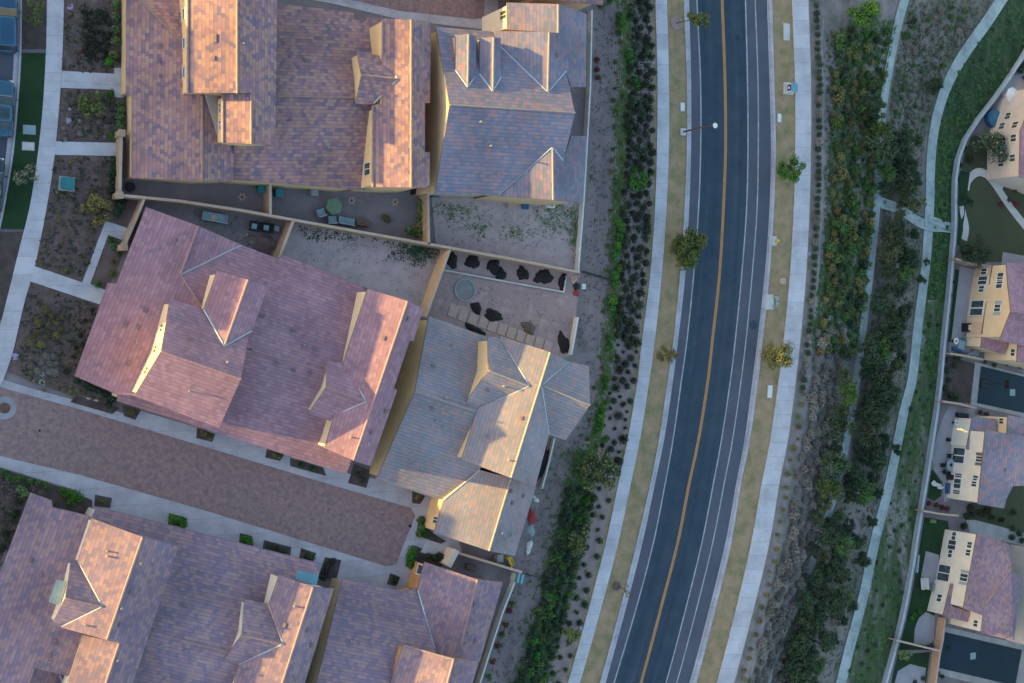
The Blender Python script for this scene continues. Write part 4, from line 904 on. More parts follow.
wall('low_wall', 'pale kerb wall of the planter full of black mulch heaps', [(441,269.5),(500,280.5),(564,292),(566,277)], 0.25, 'plaincon', 'palecon', 0.12, 0.16)
# right hand yards
tw = [(TW(y), y) for y in range(-80, 781, 20)]
P = [gp(*p) for p in tw]; root = thing('retaining_wall', 'long grey concrete wall at the foot of the planted slope, behind the lower yards', 'wall', P[16])
bm_, cm = MB(), MB()
Q = [Vector((p.x, p.y)) for p in P]
sweep(bm_, Q, 0.2, PADZ - 0.2, PADZ + 0.80); sweep(cm, Q, 0.36, PADZ + 0.795, PADZ + 0.88)
bm_.build('wall_body', mat('grey_block', (0.34,0.37,0.41), (0.27,0.30,0.34), 1.2, bump=0.2), root); cm.build('cap', mat('grey_cap', (0.40,0.43,0.47), (0.32,0.35,0.39), 1.0), root)
def rw(label, px, hgt=1.7, m='gwall', cm_='gcap'): return wall('garden_wall', label, px, hgt, m, cm_, 0.16, 0.24, PADZ)
rw('brown wall north of the pink house patio, below the dark tree', [(957,259),(975,264.5),(992,266)])
rw('brown wall between the pink house patio and the basketball court planting bed', [(951,353.5),(966,356),(983,359.5)])
rw('brown wall between the basketball court and the curved patio', [(944,401.5),(960,404),(976,408)])
rw('brown wall between the round lawn and the long green lawn', [(924,511),(938,513.5),(949,515),(958,515.5)])
rw('brown wall at the foot of the lower patio, lower right corner', [(897,640.5),(916,645),(940,651)])
rw('rust brown wall at the west end of the lowest motor court', [(945.5,619),(943,640),(940,655),(935,690)], 1.3)
# wire fence on the bank
FP = [(616.5,6),(614,60),(611.7,117),(609.5,180),(606.5,240),(604.5,285),(601.5,335),(596,375),(588,405),(582.5,428),(573,470),(562,510),(551,552),(541,598),(527,650),(515,690)]
root = thing('wire_fence', 'dark wire fence along the top of the planted bank', 'fence', gp(*FP[0]))
mb = MB(); k = 0; pk = MB()
for a, c in zip(FP, FP[1:]):
    A_, B_ = gp(*a), gp(*c); n = max(1, int((B_-A_).length/2.4))
    for i in range(n):
        q = A_ + (B_-A_)*i/n; pk.cyl(q, q + Vector((0,0,1.25)), 0.035, n=6)
    for z in (0.2, 0.55, 0.9, 1.22): mb.cyl(A_ + Vector((0,0,z)), B_ + Vector((0,0,z)), 0.016, n=5, cap=False)
mb.build('wire', M_['dkmetal'], root); pk.build('fence_posts', M_['dkmetal'], root)
A_, B_ = at(579,272,0), gp(611,281); root = thing('wire_fence', 'short dark fence across the dirt strip, in line with the long tan block wall', 'fence', A_)
mb = MB()
for z in (0.2,0.6,1.0,1.3): mb.cyl(A_+Vector((0,0,z)), B_+Vector((0,0,z)), 0.03, n=5)
for i in range(5): q = A_.lerp(B_, i/4); mb.cyl(q, q+Vector((0,0,1.35)), 0.05, n=6)
mb.build('rails', M_['dkmetal'], root)
A_, B_ = at(521,573,0), gp(549,579); root = thing('wire_fence', 'short dark fence across the dirt strip, beside the small teal roofed shed', 'fence', A_)
mb = MB()
for z in (0.2,0.6,1.0,1.3): mb.cyl(A_+Vector((0,0,z)), B_+Vector((0,0,z)), 0.03, n=5)
for i in range(5): q = A_.lerp(B_, i/4); mb.cyl(q, q+Vector((0,0,1.35)), 0.05, n=6)
mb.build('rails', M_['dkmetal'], root)

# ---------------------------------------------------------------- cars
def car(label, px, heading, paint, L=4.8, W=1.86, Hh=1.62, bonnet=0.24, suv=True):
    c = at(px[0], px[1], 0.02); root = thing('parked_car', label, 'car', c)
    Mx = Matrix.Rotation(heading, 3, 'Z')      # car's +x is its front
    def T(p): return c + Mx @ Vector(p)
    zb = 0.30; zs = 0.92
    xs = [(-.5,.80,.62),(-.485,.93,.86),(-.44,.98,.94),(-.25,1.0,.97),(0,1.0,.97),(.2,1.0,.96),(.5-bonnet,.99,.96),(.40,.95,.90),(.455,.86,.82),(.49,.72,.70),(.5,.6,.60)]
    v = []; f = []
    for (x, w, z) in xs:
        hw = W/2*w; X = x*L
        for (yy, zz) in ((-hw*.9, zb),(-hw, zb+.22),(-hw, z-.14),(-hw*.9, z-.02),(-hw*.45, z+.02),(0, z+.03),(hw*.45, z+.02),(hw*.9, z-.02),(hw, z-.14),(hw, zb+.22),(hw*.9, zb)): v.append(T((X, yy, zz)))
    n = 11
    for i in range(len(xs)-1):
        for j in range(n): f.append((i*n+j, i*n+(j+1)%n, (i+1)*n+(j+1)%n, (i+1)*n+j))
    f += [tuple(range(n)), tuple(range((len(xs)-1)*n, len(xs)*n))[::-1]]
    body = mesh('body', v, f, paint, root, smooth=True); md = body.modifiers.new('s', 'SUBSURF'); md.levels = 1; md.render_levels = 1
    # glasshouse and roof
    xb = -.47*L if suv else -.38*L; xf = (.5-bonnet)*L
    rb = xb + (.35 if suv else .75); rf = xf - .95
    g = []; wl = W/2*.93; wr = W/2*.76
    g = [(xb,-wl,.94),(xf,-wl,.94),(xf,wl,.94),(xb,wl,.94),(rb,-wr,Hh-.08),(rf,-wr,Hh-.08),(rf,wr,Hh-.08),(rb,wr,Hh-.08)]
    gl = mesh('windows', [T(p) for p in g], [(0,1,5,4),(1,2,6,5),(2,3,7,6),(3,0,4,7),(4,5,6,7)], M_['glass'], root)
    mb = MB(); ys_ = [-1,-.6,0,.6,1]; v = []
    for x, dz in ((rb-.12,-.07),(rb+.1,0),((rb+rf)/2,.05),(rf-.15,.01),(rf+.1,-.07)):
        for y in ys_: v.append(T((x, y*(wr+.03), Hh+dz-.05*y*y)))
    k = len(v); v += [p - Vector((0,0,.06)) for p in v]
    f = [(i*5+j, i*5+j+1, (i+1)*5+j+1, (i+1)*5+j) for i in range(4) for j in range(4)] + [(k+(i+1)*5+j, k+(i+1)*5+j+1, k+i*5+j+1, k+i*5+j) for i in range(4) for j in range(4)]
    f += [(j, k+j, k+j+1, j+1) for j in range(4)] + [(20+j+1, k+20+j+1, k+20+j, 20+j) for j in range(4)] + [((i+1)*5, k+(i+1)*5, k+i*5, i*5) for i in range(4)] + [(i*5+4, k+i*5+4, k+(i+1)*5+4, (i+1)*5+4) for i in range(4)]
    mesh('roof_panel', v, f, paint, root, smooth=True)
    mb = MB()
    for sg in (-1,1):
        mb.cyl(T((xf,sg*wl,.94)), T((rf,sg*wr,Hh-.08)), .05, n=6); mb.cyl(T((xb,sg*wl,.94)), T((rb,sg*wr,Hh-.08)), .07, n=6); mb.cyl(T(((xb+xf)/2,sg*wl,.94)), T(((rb+rf)/2,sg*wr,Hh-.08)), .05, n=6)
    mb.build('pillars', paint, root)
    if not suv: mb = MB(); mb.box(T((rb + (rf-rb)*.45, 0, Hh+.06)), (.8, .9, .03), M=Mx); mb.build('sunroof', M_['glass'], root)
    mb = MB(); mb.box(T((xf-.28, 0, .99)), (.45, wl*1.7, .02), M=Mx); mb.build('dashboard', mat('dash', (0.30,0.28,0.24)), root)
    for sx in (-.31, .32):
        for sg in (-1, 1):
            w = MB(); w.cyl(T((sx*L, sg*(W/2-.22), .34)), T((sx*L, sg*(W/2+.01), .34)), .34, n=20); wo = w.build('wheel', M_['blackp'], root)
            r = MB(); r.cyl(T((sx*L, sg*(W/2+.0), .34)), T((sx*L, sg*(W/2+.03), .34)), .2, .17, 10); r.build('rim', M_['metal'], wo)
    for sg in (-1, 1):
        m_ = MB(); m_.box(T((xf-.35, sg*(W/2+.1), 1.0)), (.14, .2, .14), M=Mx); m_.build('mirror', paint, root)
        l = MB(); l.box(T((.465*L, sg*W/2*.66, .68)), (.16, .36, .13), M=Mx); l.build('headlight', M_['whitep'], root)
        l = MB(); l.box(T((-.493*L, sg*W/2*.72, .78)), (.06, .22, .18), M=Mx); l.build('tail_light', M_['red'], root)
    return root
def paint(name, c):
    m, nt, b = new_mat(name); b.inputs['Base Color'].default_value = (*c, 1); b.inputs['Roughness'].default_value = 0.3; b.inputs['Metallic'].default_value = 0.25; b.inputs['Coat Weight'].default_value = 0.5
    tc = N(nt, 'ShaderNodeTexCoord'); no = N(nt, 'ShaderNodeTexNoise'); no.inputs['Scale'].default_value = 1.5; no.inputs['Detail'].default_value = 6; nt.links.new(tc.outputs['Object'], no.inputs['Vector'])
    r = ramp(nt, [(0.35, tuple(k*0.85 for k in c)), (0.7, c)]); nt.links.new(no.outputs['Fac'], r.inputs['Fac']); nt.links.new(r.outputs[0], b.inputs['Base Color']); return m
car('big dark blue car with a pale dashboard, parked at the top left corner', (4.5,24), rad(90), paint('blue_paint', (0.016,0.075,0.15)), 5.1, 1.95, 1.75, .26)
car('smaller slate blue car, parked behind the big dark blue car', (1.5,109), rad(88), paint('slate_paint', (0.03,0.095,0.16)), 4.9, 1.86, 1.5, .28, False)
car('dark car just inside the left edge, last of the parked cars', (-9,185), rad(86), paint('dark_paint', (0.02,0.03,0.045)), 4.7, 1.84, 1.5, .27, False)

# ---------------------------------------------------------------- street furniture and small things
def box_thing(name, label, cat, px, size, m, rz=0.0, z=None, parts=(), group=None, bev=0.03):
    b = gp(*px) if z is None else at(px[0], px[1], z)
    b = b + Vector((0,0,parts[0] if parts and isinstance(parts[0], float) else 0.0))
    mb = MB(); mb.box(b + Vector((0,0,size[2]/2)), size, rz); o = mb.build(name, M_[m]); tag(o, label, cat, group); bevel(o, bev); return o
def lid(label, px, sx, sy, m, rz=0.0, h=0.05, name='utility_vault', cat='utility vault', dz=0.0):
    b = gp(*px); b.z += dz
    root = thing(name, label, cat, b); mb = MB(); mb.box(b + Vector((0,0,h/2)), (sx, sy, h), rz); bevel(mb.build('frame', M_['plaincon'], root), 0.02)
    mb = MB(); mb.box(b + Vector((0,0,h+0.01)), (sx-0.14, sy-0.14, 0.03), rz); bevel(mb.build('cover', M_[m], root), 0.02); return root
# things standing on the verges sit at z = -1.5
def vz(px): return gp(px[0], px[1]).z
lid('long pale grey vault lid in the east verge near the top edge', (786.5,32), 0.95, 2.0, 'palecon', rz=0)
lid('small white lid in the east verge below the teal cabinet', (779.3,118), 0.6, 1.05, 'whitep')
lid('small white lid in the west verge just north of the street lamp', (682.4,107), 0.62, 1.0, 'whitep')
lid('white lid in the east verge beside the olive tree', (769.8,391.5), 0.75, 1.5, 'whitep', rz=rad(-5))
lid('teal lid in the left lawn strip', (29,130), 1.05, 0.8, 'bluegrey', dz=0.13); lid('pinkish white lid in the left lawn strip, below the teal one', (28,146.5), 1.05, 0.75, 'palecon', dz=0.13)
for (p, s, l) in (((70,7),.5,'lilac lid in the top left planting bed'), ((69,121),.45,'lilac lid in the planting bed under the round yellow-green bush'), ((15,356.5),.5,'lilac lid in the bed beside the drive mouth'), ((653,62.5),.32,'tiny lilac lid beside the west sidewalk near the top'),
                 ((651,187),.32,'tiny lilac lid beside the west sidewalk, level with the green bank tree'), ((809.5,254),.35,'tiny lilac lid beside the east sidewalk'), ((634.5,381),.35,'tiny lilac lid among the scattered bank shrubs'), ((70,109),.28,'smallest lilac lid north of the round yellow-green bush'), ((580.5,628),.4,'tiny lilac lid near the foot of the west bank')):
    lid(l, p, s, s*1.1, 'lilac', dz=0.06 if p[0] < 100 else 0.02)
# teal transformer on its pad, top left bed
b = gp(66.5,184) + Vector((0,0,0.06)); root = thing('utility_cabinet', 'flat teal utility cabinet on a concrete pad in the front bed', 'utility cabinet', b)
mb = MB(); mb.box(b+Vector((0,0,.06)), (1.35,1.25,.12), rad(-4)); mb.build('pad', M_['plaincon'], root); mb = MB(); mb.box(b+Vector((0,0,.42)), (1.05,.95,.6), rad(-4)); bevel(mb.build('cabinet', M_['teal'], root), .05)
mb = MB(); mb.box(b+Vector((0,0,.74)), (1.1,1.0,.05), rad(-4)); bevel(mb.build('cover', M_['teal'], root), .02)
# cabinet on the east verge
b = gp(787.5,88.5); root = thing('utility_cabinet', 'teal topped utility cabinet with a dark front on a pad, beside the east sidewalk', 'utility cabinet', b)
mb = MB(); mb.box(b+Vector((.1,0,.06)), (1.35,1.35,.12)); mb.build('pad', M_['palecon'], root)
mb = MB(); mb.box(b+Vector((.25,0,.5)), (.75,.9,.8)); bevel(mb.build('cabinet', M_['whitep'], root), .03); mb = MB(); mb.box(b+Vector((.25,0,.92)), (.85,1.0,.06)); mb.build('cover', M_['tealroof'], root)
mb = MB(); mb.box(b+Vector((-.14,0,.5)), (.03,.7,.6)); mb.build('door', M_['dkmetal'], root); mb = MB(); mb.box(b+Vector((-.17,0,.5)), (.03,.25,.25)); mb.build('plate', M_['whitep'], root)
# street lamp
b = gp(682.5,132); root = thing('street_lamp', 'brown street lamp leaning its arm over the road from the west verge', 'street lamp', b)
mb = MB(); mb.box(b+Vector((0,0,.12)), (.65,.75,.3)); bevel(mb.build('base', M_['palecon'], root), .03)
top = b + Vector((.25,.1,4.6)); mb = MB(); mb.cyl(b+Vector((0,0,.2)), b+Vector((0,0,4.5)), .1, .06, 12); mb.build('pole', M_['rustmetal'], root)
mb = MB(); mb.cyl(b+Vector((0,0,4.45)), b+Vector((.75,.1,4.75)), .05, .04, 8); mb.build('arm', M_['rustmetal'], root)
mb = MB(); mb.ball(b+Vector((.95,.12,4.72)), .3, sz=.42, nu=14, nv=8); mb.build('lamp_head', M_['whitep'], root, True)
# hydrant and backflow preventer
b = gp(775.3,241); mb = MB(); mb.box(b+Vector((-.35,0,.03)), (1.0,1.05,.07)); root = thing('hydrant', 'yellow fire hydrant on a grey pad in the east verge', 'fire hydrant', b); mb.build('pad', M_['palecon'], root)
mb = MB(); mb.cyl(b+Vector((0,0,.05)), b+Vector((0,0,.62)), .13, .12, 12); mb.ball(b+Vector((0,0,.64)), .14, sz=.8); mb.cyl(b+Vector((-.26,0,.45)), b+Vector((.26,0,.45)), .06, n=8); mb.cyl(b+Vector((0,-.28,.42)), b+Vector((0,.28,.42)), .08, n=8); mb.build('barrel', M_['yellow'], root, True)
b = gp(771.5,302); root = thing('backflow_valve', 'grey pipework valve on a pale pad in the east verge, south of the hydrant', 'pipe valve', b)
mb = MB(); mb.box(b+Vector((-.3,0,.04)), (1.1,1.7,.09)); mb.build('pad', M_['palecon'], root)
mb = MB(); mb.cyl(b+Vector((.2,-.5,.1)), b+Vector((.2,-.5,.7)), .08, n=8); mb.cyl(b+Vector((.2,.5,.1)), b+Vector((.2,.5,.7)), .08, n=8); mb.cyl(b+Vector((.2,-.55,.7)), b+Vector((.2,.55,.7)), .1, n=8); mb.ball(b+Vector((.2,-.2,.85)), .16); mb.ball(b+Vector((.2,.2,.85)), .16); mb.cyl(b+Vector((.2,.5,.35)), b+Vector((.7,.5,.35)), .14, n=8); mb.build('pipework', M_['bluegrey'], root, True)
def disc(name, label, cat, px, r, h, m, dz=0.0, n=20, z=None):
    b = (gp(*px) if z is None else at(px[0], px[1], z)) + Vector((0,0,dz)); mb = MB(); mb.cyl(b, b+Vector((0,0,h)), r, r*.94, n); o = mb.build(name, M_[m]); return tag(o, label, cat)
disc('rock', 'round pale rock in the green patch of the east verge', 'rock', (782.3,281), .42, .22, 'slab', n=9)
disc('manhole', 'round dark manhole cover in the road, beside the thin leaning tree', 'manhole', (716.5,27.5), .5, .012, 'asphalt_new', .085+.06)
disc('manhole', 'small dark cover in the east lane near the top edge', 'manhole', (736.5,38), .3, .012, 'court', .085+.06)
disc('manhole', 'grey manhole cover in the bike lane, south end', 'manhole', (752.5,325), .5, .012, 'asphalt_new', .085+.06)
disc('manhole', 'faint manhole cover in the bike lane, west of the hydrant', 'manhole', (760,239), .4, .012, 'asphalt', .085+.065)
disc('yard_drain', 'dark spot of a drain at the rounded end of the brick drive', 'drain', (410,526), .16, .02, 'blackp', .05); disc('yard_drain', 'tiny dark drain in the middle of the brick drive', 'drain', (39.5,430.5), .1, .02, 'blackp', .05)
b = gp(4.5,408); root = thing('manhole', 'round dark manhole inside a pale concrete ring, west end of the brick drive', 'manhole', b)
mb = MB(); mb.cyl(b+Vector((0,0,.045)), b+Vector((0,0,.06)), .98, n=32); mb.build('ring', M_['concrete'], root); mb = MB(); mb.cyl(b+Vector((0,0,.06)), b+Vector((0,0,.068)), .47, n=24); mb.build('cover', M_['rustmetal'], root)
for p, l in (((657,665),None),): pass
# tree wells on the verges
def well(label, px, r, m='stone', z=0.03):
    b = gp(*px); mb = MB(); n = 22
    v = [b + Vector((math.cos(2*math.pi*i/n)*rr, math.sin(2*math.pi*i/n)*rr, zz)) for rr, zz in ((r,0.0),(r,.09),(r*.8,.1),(r*.75,.02)) for i in range(n)] + [b+Vector((0,0,.03))]
    f = [(k*n+i, k*n+(i+1)%n, (k+1)*n+(i+1)%n, (k+1)*n+i) for k in range(3) for i in range(n)] + [(3*n+i, 3*n+(i+1)%n, 4*n) for i in range(n)]
    tag(mesh('tree_ring', v, f, M_[m]), label, 'tree ring')
well('round pinkish mulch ring at the foot of the thin leaning tree', (676,23), .72, 'dirt_pink'); well('dark mulch ring around the bare sapling at the bottom of the west verge', (616.5,586), .5, 'soil')

# patios and yards -------------------------------------------------
def bin_(label, px, m='teal', z=0.0):
    b = at(px[0], px[1], z); root = thing('wheelie_bin', label, 'bin', b)
    v = [b+Vector((sx*w, sy*w*1.15, zz)) for zz, w in ((.08,.24),(1.0,.31)) for sx, sy in ((-1,-1),(1,-1),(1,1),(-1,1))]
    mesh('body', v, [(3,2,1,0),(0,1,5,4),(1,2,6,5),(2,3,7,6),(3,0,4,7)], M_[m], root)
    mb = MB(); mb.box(b+Vector((0,0,1.03)), (.7,.78,.06)); mb.cyl(b+Vector((-.3,.38,.98)), b+Vector((.3,.38,.98)), .04, n=6); bevel(mb.build('lid', M_[m], root), .03)
    for sg in (-1,1): w = MB(); w.cyl(b+Vector((sg*.22,.32,.12)), b+Vector((sg*.28,.32,.12)), .12, n=10); w.build('wheel', M_['blackp'], root)
bin_('teal bin on the left of the short tan wall', (259,190)); bin_('teal bin on the right of the short tan wall', (276,194)); bin_('teal bin behind the tan wall below the blue-grey house', (432,194.5)); 
def chair(name, label, px, rz, m, w=.7, d=.7, cat='chair', group=None, z=0.0, arms=True, seat=.42):
    b = at(px[0], px[1], z); root = thing(name, label, cat, b, group); R = Matrix.Rotation(rz, 3, 'Z')
    def bx(c, s, nm, mm): mb = MB(); mb.box(b + R @ Vector(c), s, M=R); bevel(mb.build(nm, M_[mm], root), .03)
    bx((0,0,seat), (w, d, .14), 'seat', m); bx((0,-d/2+.06,seat+.3), (w, .12, .6), 'backrest', m)
    if arms:
        for sg in (-1,1): bx((sg*(w/2-.05),0,seat+.18), (.09, d, .12), 'armrest', m)
    for sx in (-1,1):
        for sy in (-1,1): mb = MB(); mb.cyl(b + R @ Vector((sx*(w/2-.06), sy*(d/2-.06), 0)), b + R @ Vector((sx*(w/2-.06), sy*(d/2-.06), seat-.05)), .03, n=6); mb.build('leg', M_['dkmetal'], root)
    return root
b = at(331.5,207,0); root = thing('patio_table', 'six sided green covered table in the dining yard', 'table', b)
mb = MB(); n = 6; mb.prism([(b.x+math.cos(2*math.pi*i/n+.3)*.85, b.y+math.sin(2*math.pi*i/n+.3)*.85) for i in range(n)], .74, .80); mb.build('tabletop', M_['green'], root)
mb = MB(); mb.prism([(b.x+math.cos(2*math.pi*i/n+.3)*.82, b.y+math.sin(2*math.pi*i/n+.3)*.82) for i in range(n)], .45, .735); mb.build('cover_skirt', M_['green'], root); mb = MB(); mb.cyl(b, b+Vector((0,0,.75)), .12, n=10); mb.cyl(b, b+Vector((0,0,.05)), .4, n=14); mb.build('pedestal', M_['dkmetal'], root)
for p, r, l in (((319,213.5),20,'pale chair on the left of the green table'), ((330.5,220.5),5,'first pale chair below the green table'), ((340.5,221),-8,'middle pale chair below the green table'), ((348.5,222.5),-8,'pale chair next to the brown bench')): chair('patio_chair', l, p, rad(r), 'bluegrey', .75, .75, group='pale chairs around the green table')
chair('bench', 'brown wooden bench beside the pale chairs', (361,223), rad(-8), 'brownw', 1.3, .7, 'bench', arms=False)
chair('sofa', 'long grey garden sofa with a pink cushion, in the narrow yard', (213.5,218), rad(-8), 'bluegrey', 2.3, .85, 'sofa', seat=.4)
b = at(214,217.5,.5); mb = MB(); mb.box(b, (.55,.5,.14), rad(-6)); tag(bevel(mb.build('cushion', M_['stucco_pink']), .06), 'pink cushion on the long grey sofa', 'cushion')
chair('armchair', 'dark armchair with a grey cushion, left of the pair', (254,226.5), rad(-8), 'blackp', 1.0, .9, 'armchair', seat=.4); chair('armchair', 'dark armchair beside the tan wall, right of the pair', (266,228), rad(-8), 'blackp', 1.0, .9, 'armchair', seat=.4)
for p, l in (((254,226.5),'grey seat cushion on the left dark armchair'), ((266,228),'grey seat cushion on the right dark armchair')):
    b = at(p[0], p[1], .54); mb = MB(); mb.box(b, (.55,.55,.1), rad(-8)); tag(bevel(mb.build('cushion', M_['bluegrey']), .05), l, 'cushion')
box_thing('side_table', 'small blue-grey square table beside the right dark armchair', 'side table', (275.5,229), (.5,.5,.45), 'bluegrey', rad(-8), 0.0)
def heap(name, label, cat, px, r, m, hgt=.35, lob=5, group=None, sx=1.0, sy=1.0, rz=0.0, z=0.0):
    b = at(px[0], px[1], z); n = 26; ph = [random.uniform(0, 6.28) for _ in range(6)]
    v = []
    for k, (rr, zz) in enumerate(((1,0.0),(.86,.45),(.6,.8),(.3,.95))):
        for i in range(n):
            a = 2*math.pi*i/n; q = 1 + .11*math.sin(2*a+ph[0]) + .12*math.sin(3*a+ph[1]) + .08*math.sin(5*a+ph[2]) + .06*math.sin(9*a+ph[3]) + random.uniform(-.05,.05)
            p = Vector((math.cos(a)*r*rr*q*sx, math.sin(a)*r*rr*q*sy, zz*hgt*(1+random.uniform(-.15,.15)))); v.append(b + Matrix.Rotation(rz, 3, 'Z') @ p)
    v.append(b + Vector((0,0,hgt))); f = [(k*n+i, k*n+(i+1)%n, (k+1)*n+(i+1)%n, (k+1)*n+i) for k in range(3) for i in range(n)] + [(3*n+i, 3*n+(i+1)%n, 4*n) for i in range(n)]
    o = mesh(name, v, f, M_[m], smooth=True); return tag(o, label, cat, group)
G = 'black mulch heaps in the walled yard'
for p, r, sx, sy, rz, l in (((451,259.5),.75,1,1.1,.5,'black mulch heap touching the ochre wall'), ((472.5,261.5),.75,1,1.05,.2,'second black mulch heap from the ochre wall, lone and round'), ((493.5,266.5),.75,1.1,.95,.4,'ragged black mulch heap, left of the touching pair'), ((500.5,274),.62,1.1,.9,.2,'smaller black mulch heap, lower of the touching pair'),
                  ((522.5,273.5),.7,1,1.05,0,'black mulch heap between the touching pair and the widest heap'), ((543.5,277),.85,1.25,.95,.3,'widest black mulch heap in the planter'), ((562,282),.8,.5,1.25,-.1,'narrow black mulch heap at the planter east end'),
                  ((476,308),.62,1.1,.9,-.5,'black mulch heap beside the round concrete ring'), ((493,315.5),.85,1.3,.7,-.25,'long black mulch heap on the pink dirt above the paving slabs'), ((474.5,329.5),.8,1.45,.5,-.4,'flat black mulch heap between the slabs and the golden house'), ((563.5,343.5),.85,.7,1.5,.3,'tall narrow black mulch heap at the corner by the thin pale wall')):
    heap('mulch_or_shade_heap', l, 'mulch heap', p, r, 'black', .32, group=G, sx=sx, sy=sy, rz=rz)
heap('rubble_heap', 'brown rubble heap on the pink dirt by the paving slabs', 'rubble heap', (528.5,328), .75, 'brownw', .3, sx=1.2, sy=.8, rz=-.4); heap('soil_patch', 'reddish brown soil heap in the narrow sofa yard', 'soil heap', (262,243.5), 1.3, 'soil', .14, sx=1.2, sy=.75, rz=-.3)
# dark strip beside the golden house, modelled in place of the gap's shadow
heap('mulch_or_shade_heap', 'dark strip standing in for shadow between the golden house and the short kerb wall', 'mulch heap', (543,462), 1.9, 'black', .3, group=G, sx=.28, sy=1.0, rz=-.27)
# round ring
b = at(464.5,290,0); root = thing('fire_pit', 'round concrete ring in the walled yard of mulch heaps', 'ring', b); n = 40; r = 1.12
v = [b + Vector((math.cos(2*math.pi*i/n)*rr, math.sin(2*math.pi*i/n)*rr, zz)) for rr, zz in ((r,0.0),(r,.2),(r-.09,.2),(r-.09,.1)) for i in range(n)]
mesh('kerb_ring', v, [(k*n+i, k*n+(i+1)%n, (k+1)*n+(i+1)%n, (k+1)*n+i) for k in range(3) for i in range(n)], M_['plaincon'], root)
mb = MB(); mb.cyl(b+Vector((0,0,.02)), b+Vector((0,0,.11)), r-.085, n=40); mb.build('fill', mat('ring_fill', (0.25,0.25,0.25), (0.19,0.18,0.18), 0.8, c3=(0.24,0.18,0.16), bump=.3), root)
SL = [(453,311.5),(463,315.3),(473,319),(483,322.7),(492.5,326),(502,329.5),(511.3,333),(520.5,336.2),(529.8,339.5),(539,342.7),(548,346)]
for k, p in enumerate(SL):
    b = at(p[0], p[1], .02); mb = MB(); mb.box(b+Vector((0,0,.03)), (.93,1.12,.08), rad(-20))
    tag(bevel(mb.build('paving_slab', M_['slab']), .015), ('first square slab, next to the round ring' if k == 0 else 'last square slab at the east end of the row' if k == 10 else 'square slab inside the row of slabs north of the golden house'), 'paving slab', 'row of square paving slabs')
sheet('slab_bed', [(451,303),(470,309),(466,316),(449,310)], M_['slab'], .03)
box_thing('crate', 'flat wooden pallet against the south wall of the blue-grey house', 'pallet', (513.5,204.5), (1.5,.85,.35), 'slab', rad(-2), 0.0)
box_thing('storage_box', 'dark blue storage box beside the wooden pallet', 'storage box', (523,205), (.75,.9,.6), 'blue', 0, 0.0)
def ac(label, px, z=0.0, m='whitep'):
    b = at(px[0], px[1], z); root = thing('air_conditioner', label, 'air conditioner', b); mb = MB(); mb.box(b+Vector((0,0,.42)), (.75,.75,.8)); bevel(mb.build('case', M_[m], root), .04); mb = MB(); mb.cyl(b+Vector((0,0,.82)), b+Vector((0,0,.85)), .3, n=16); mb.build('fan_grille', M_['metal'], root)
ac('white air conditioner in the weedy yard of the blue-grey house', (548,204.5)); ac('grey air conditioner beside the yellow slide', (496.5,557.5), m='metal'); ac('small pale air conditioner at the corner of the patchwork roof, dining yard', (312,192.5), m='metal')
for p, l in (((242,197),'star shaped pale paver in the yard of the left teal bin'), ((351.5,200.5),'star shaped pale paver near the green table'), ((395,202),'star shaped pale paver in the middle of the dining yard'), ((444,205.5),'star shaped pale paver at the west end of the weedy yard'), ((537,211),'star shaped pale paver in the middle of the weedy yard'), ((567.5,210.5),'star shaped pale paver at the east end of the weedy yard')):
    b = at(p[0], p[1], .02); root = thing('drain_paver', l, 'paver', b, 'star shaped pavers around yard drains')
    mb = MB()
    for k in range(6): a = math.pi/3*k; mb.box(b+Vector((math.cos(a)*.24, math.sin(a)*.24, .03)), (.26,.2,.06), a)
    mb.build('paver', M_['slab'], root); mb = MB(); mb.cyl(b, b+Vector((0,0,.05)), .11, n=10); mb.build('drain', M_['blackp'], root)
disc('fire_bowl', 'dark round fire bowl in the left end of the yard below the patchwork roof', 'fire bowl', (130,187), .42, .4, 'blackp'); 
b = at(417,192.5,0); root = thing('grill', 'barbecue under a black and white cover, beside the tan wall end', 'grill', b); mb = MB(); mb.box(b+Vector((0,0,.5)), (1.4,.6,1.0)); bevel(mb.build('body', M_['blackp'], root), .06); mb = MB(); mb.box(b+Vector((.12,0,1.04)), (.95,.5,.1)); bevel(mb.build('lid', M_['whitep'], root), .04)
for k, p in enumerate(((240,239),(247,235),(252,243),(244,246),(250,248),(238,244))):
    heap('stone', 'grey stone in the loose circle of stones in the sofa yard', 'stone', p, .26, 'stone', .22, group='loose stones in the sofa yard', sx=1.1, sy=.9)
# clutter at the east gap
box_thing('toolbox', 'white box on the ground at the end of the long tan wall', 'box', (582.5,286.5), (.4,.55,.35), 'whitep'); heap('sack', 'pinkish sack beside the white box', 'sack', (573.5,279.5), .4, 'stucco_pink', .3); heap('sack', 'dark sack between the pinkish sack and the white box', 'sack', (576,286), .42, 'blackp', .3); heap('sack', 'reddish sack south of the white box', 'sack', (576,293), .36, 'red', .25)
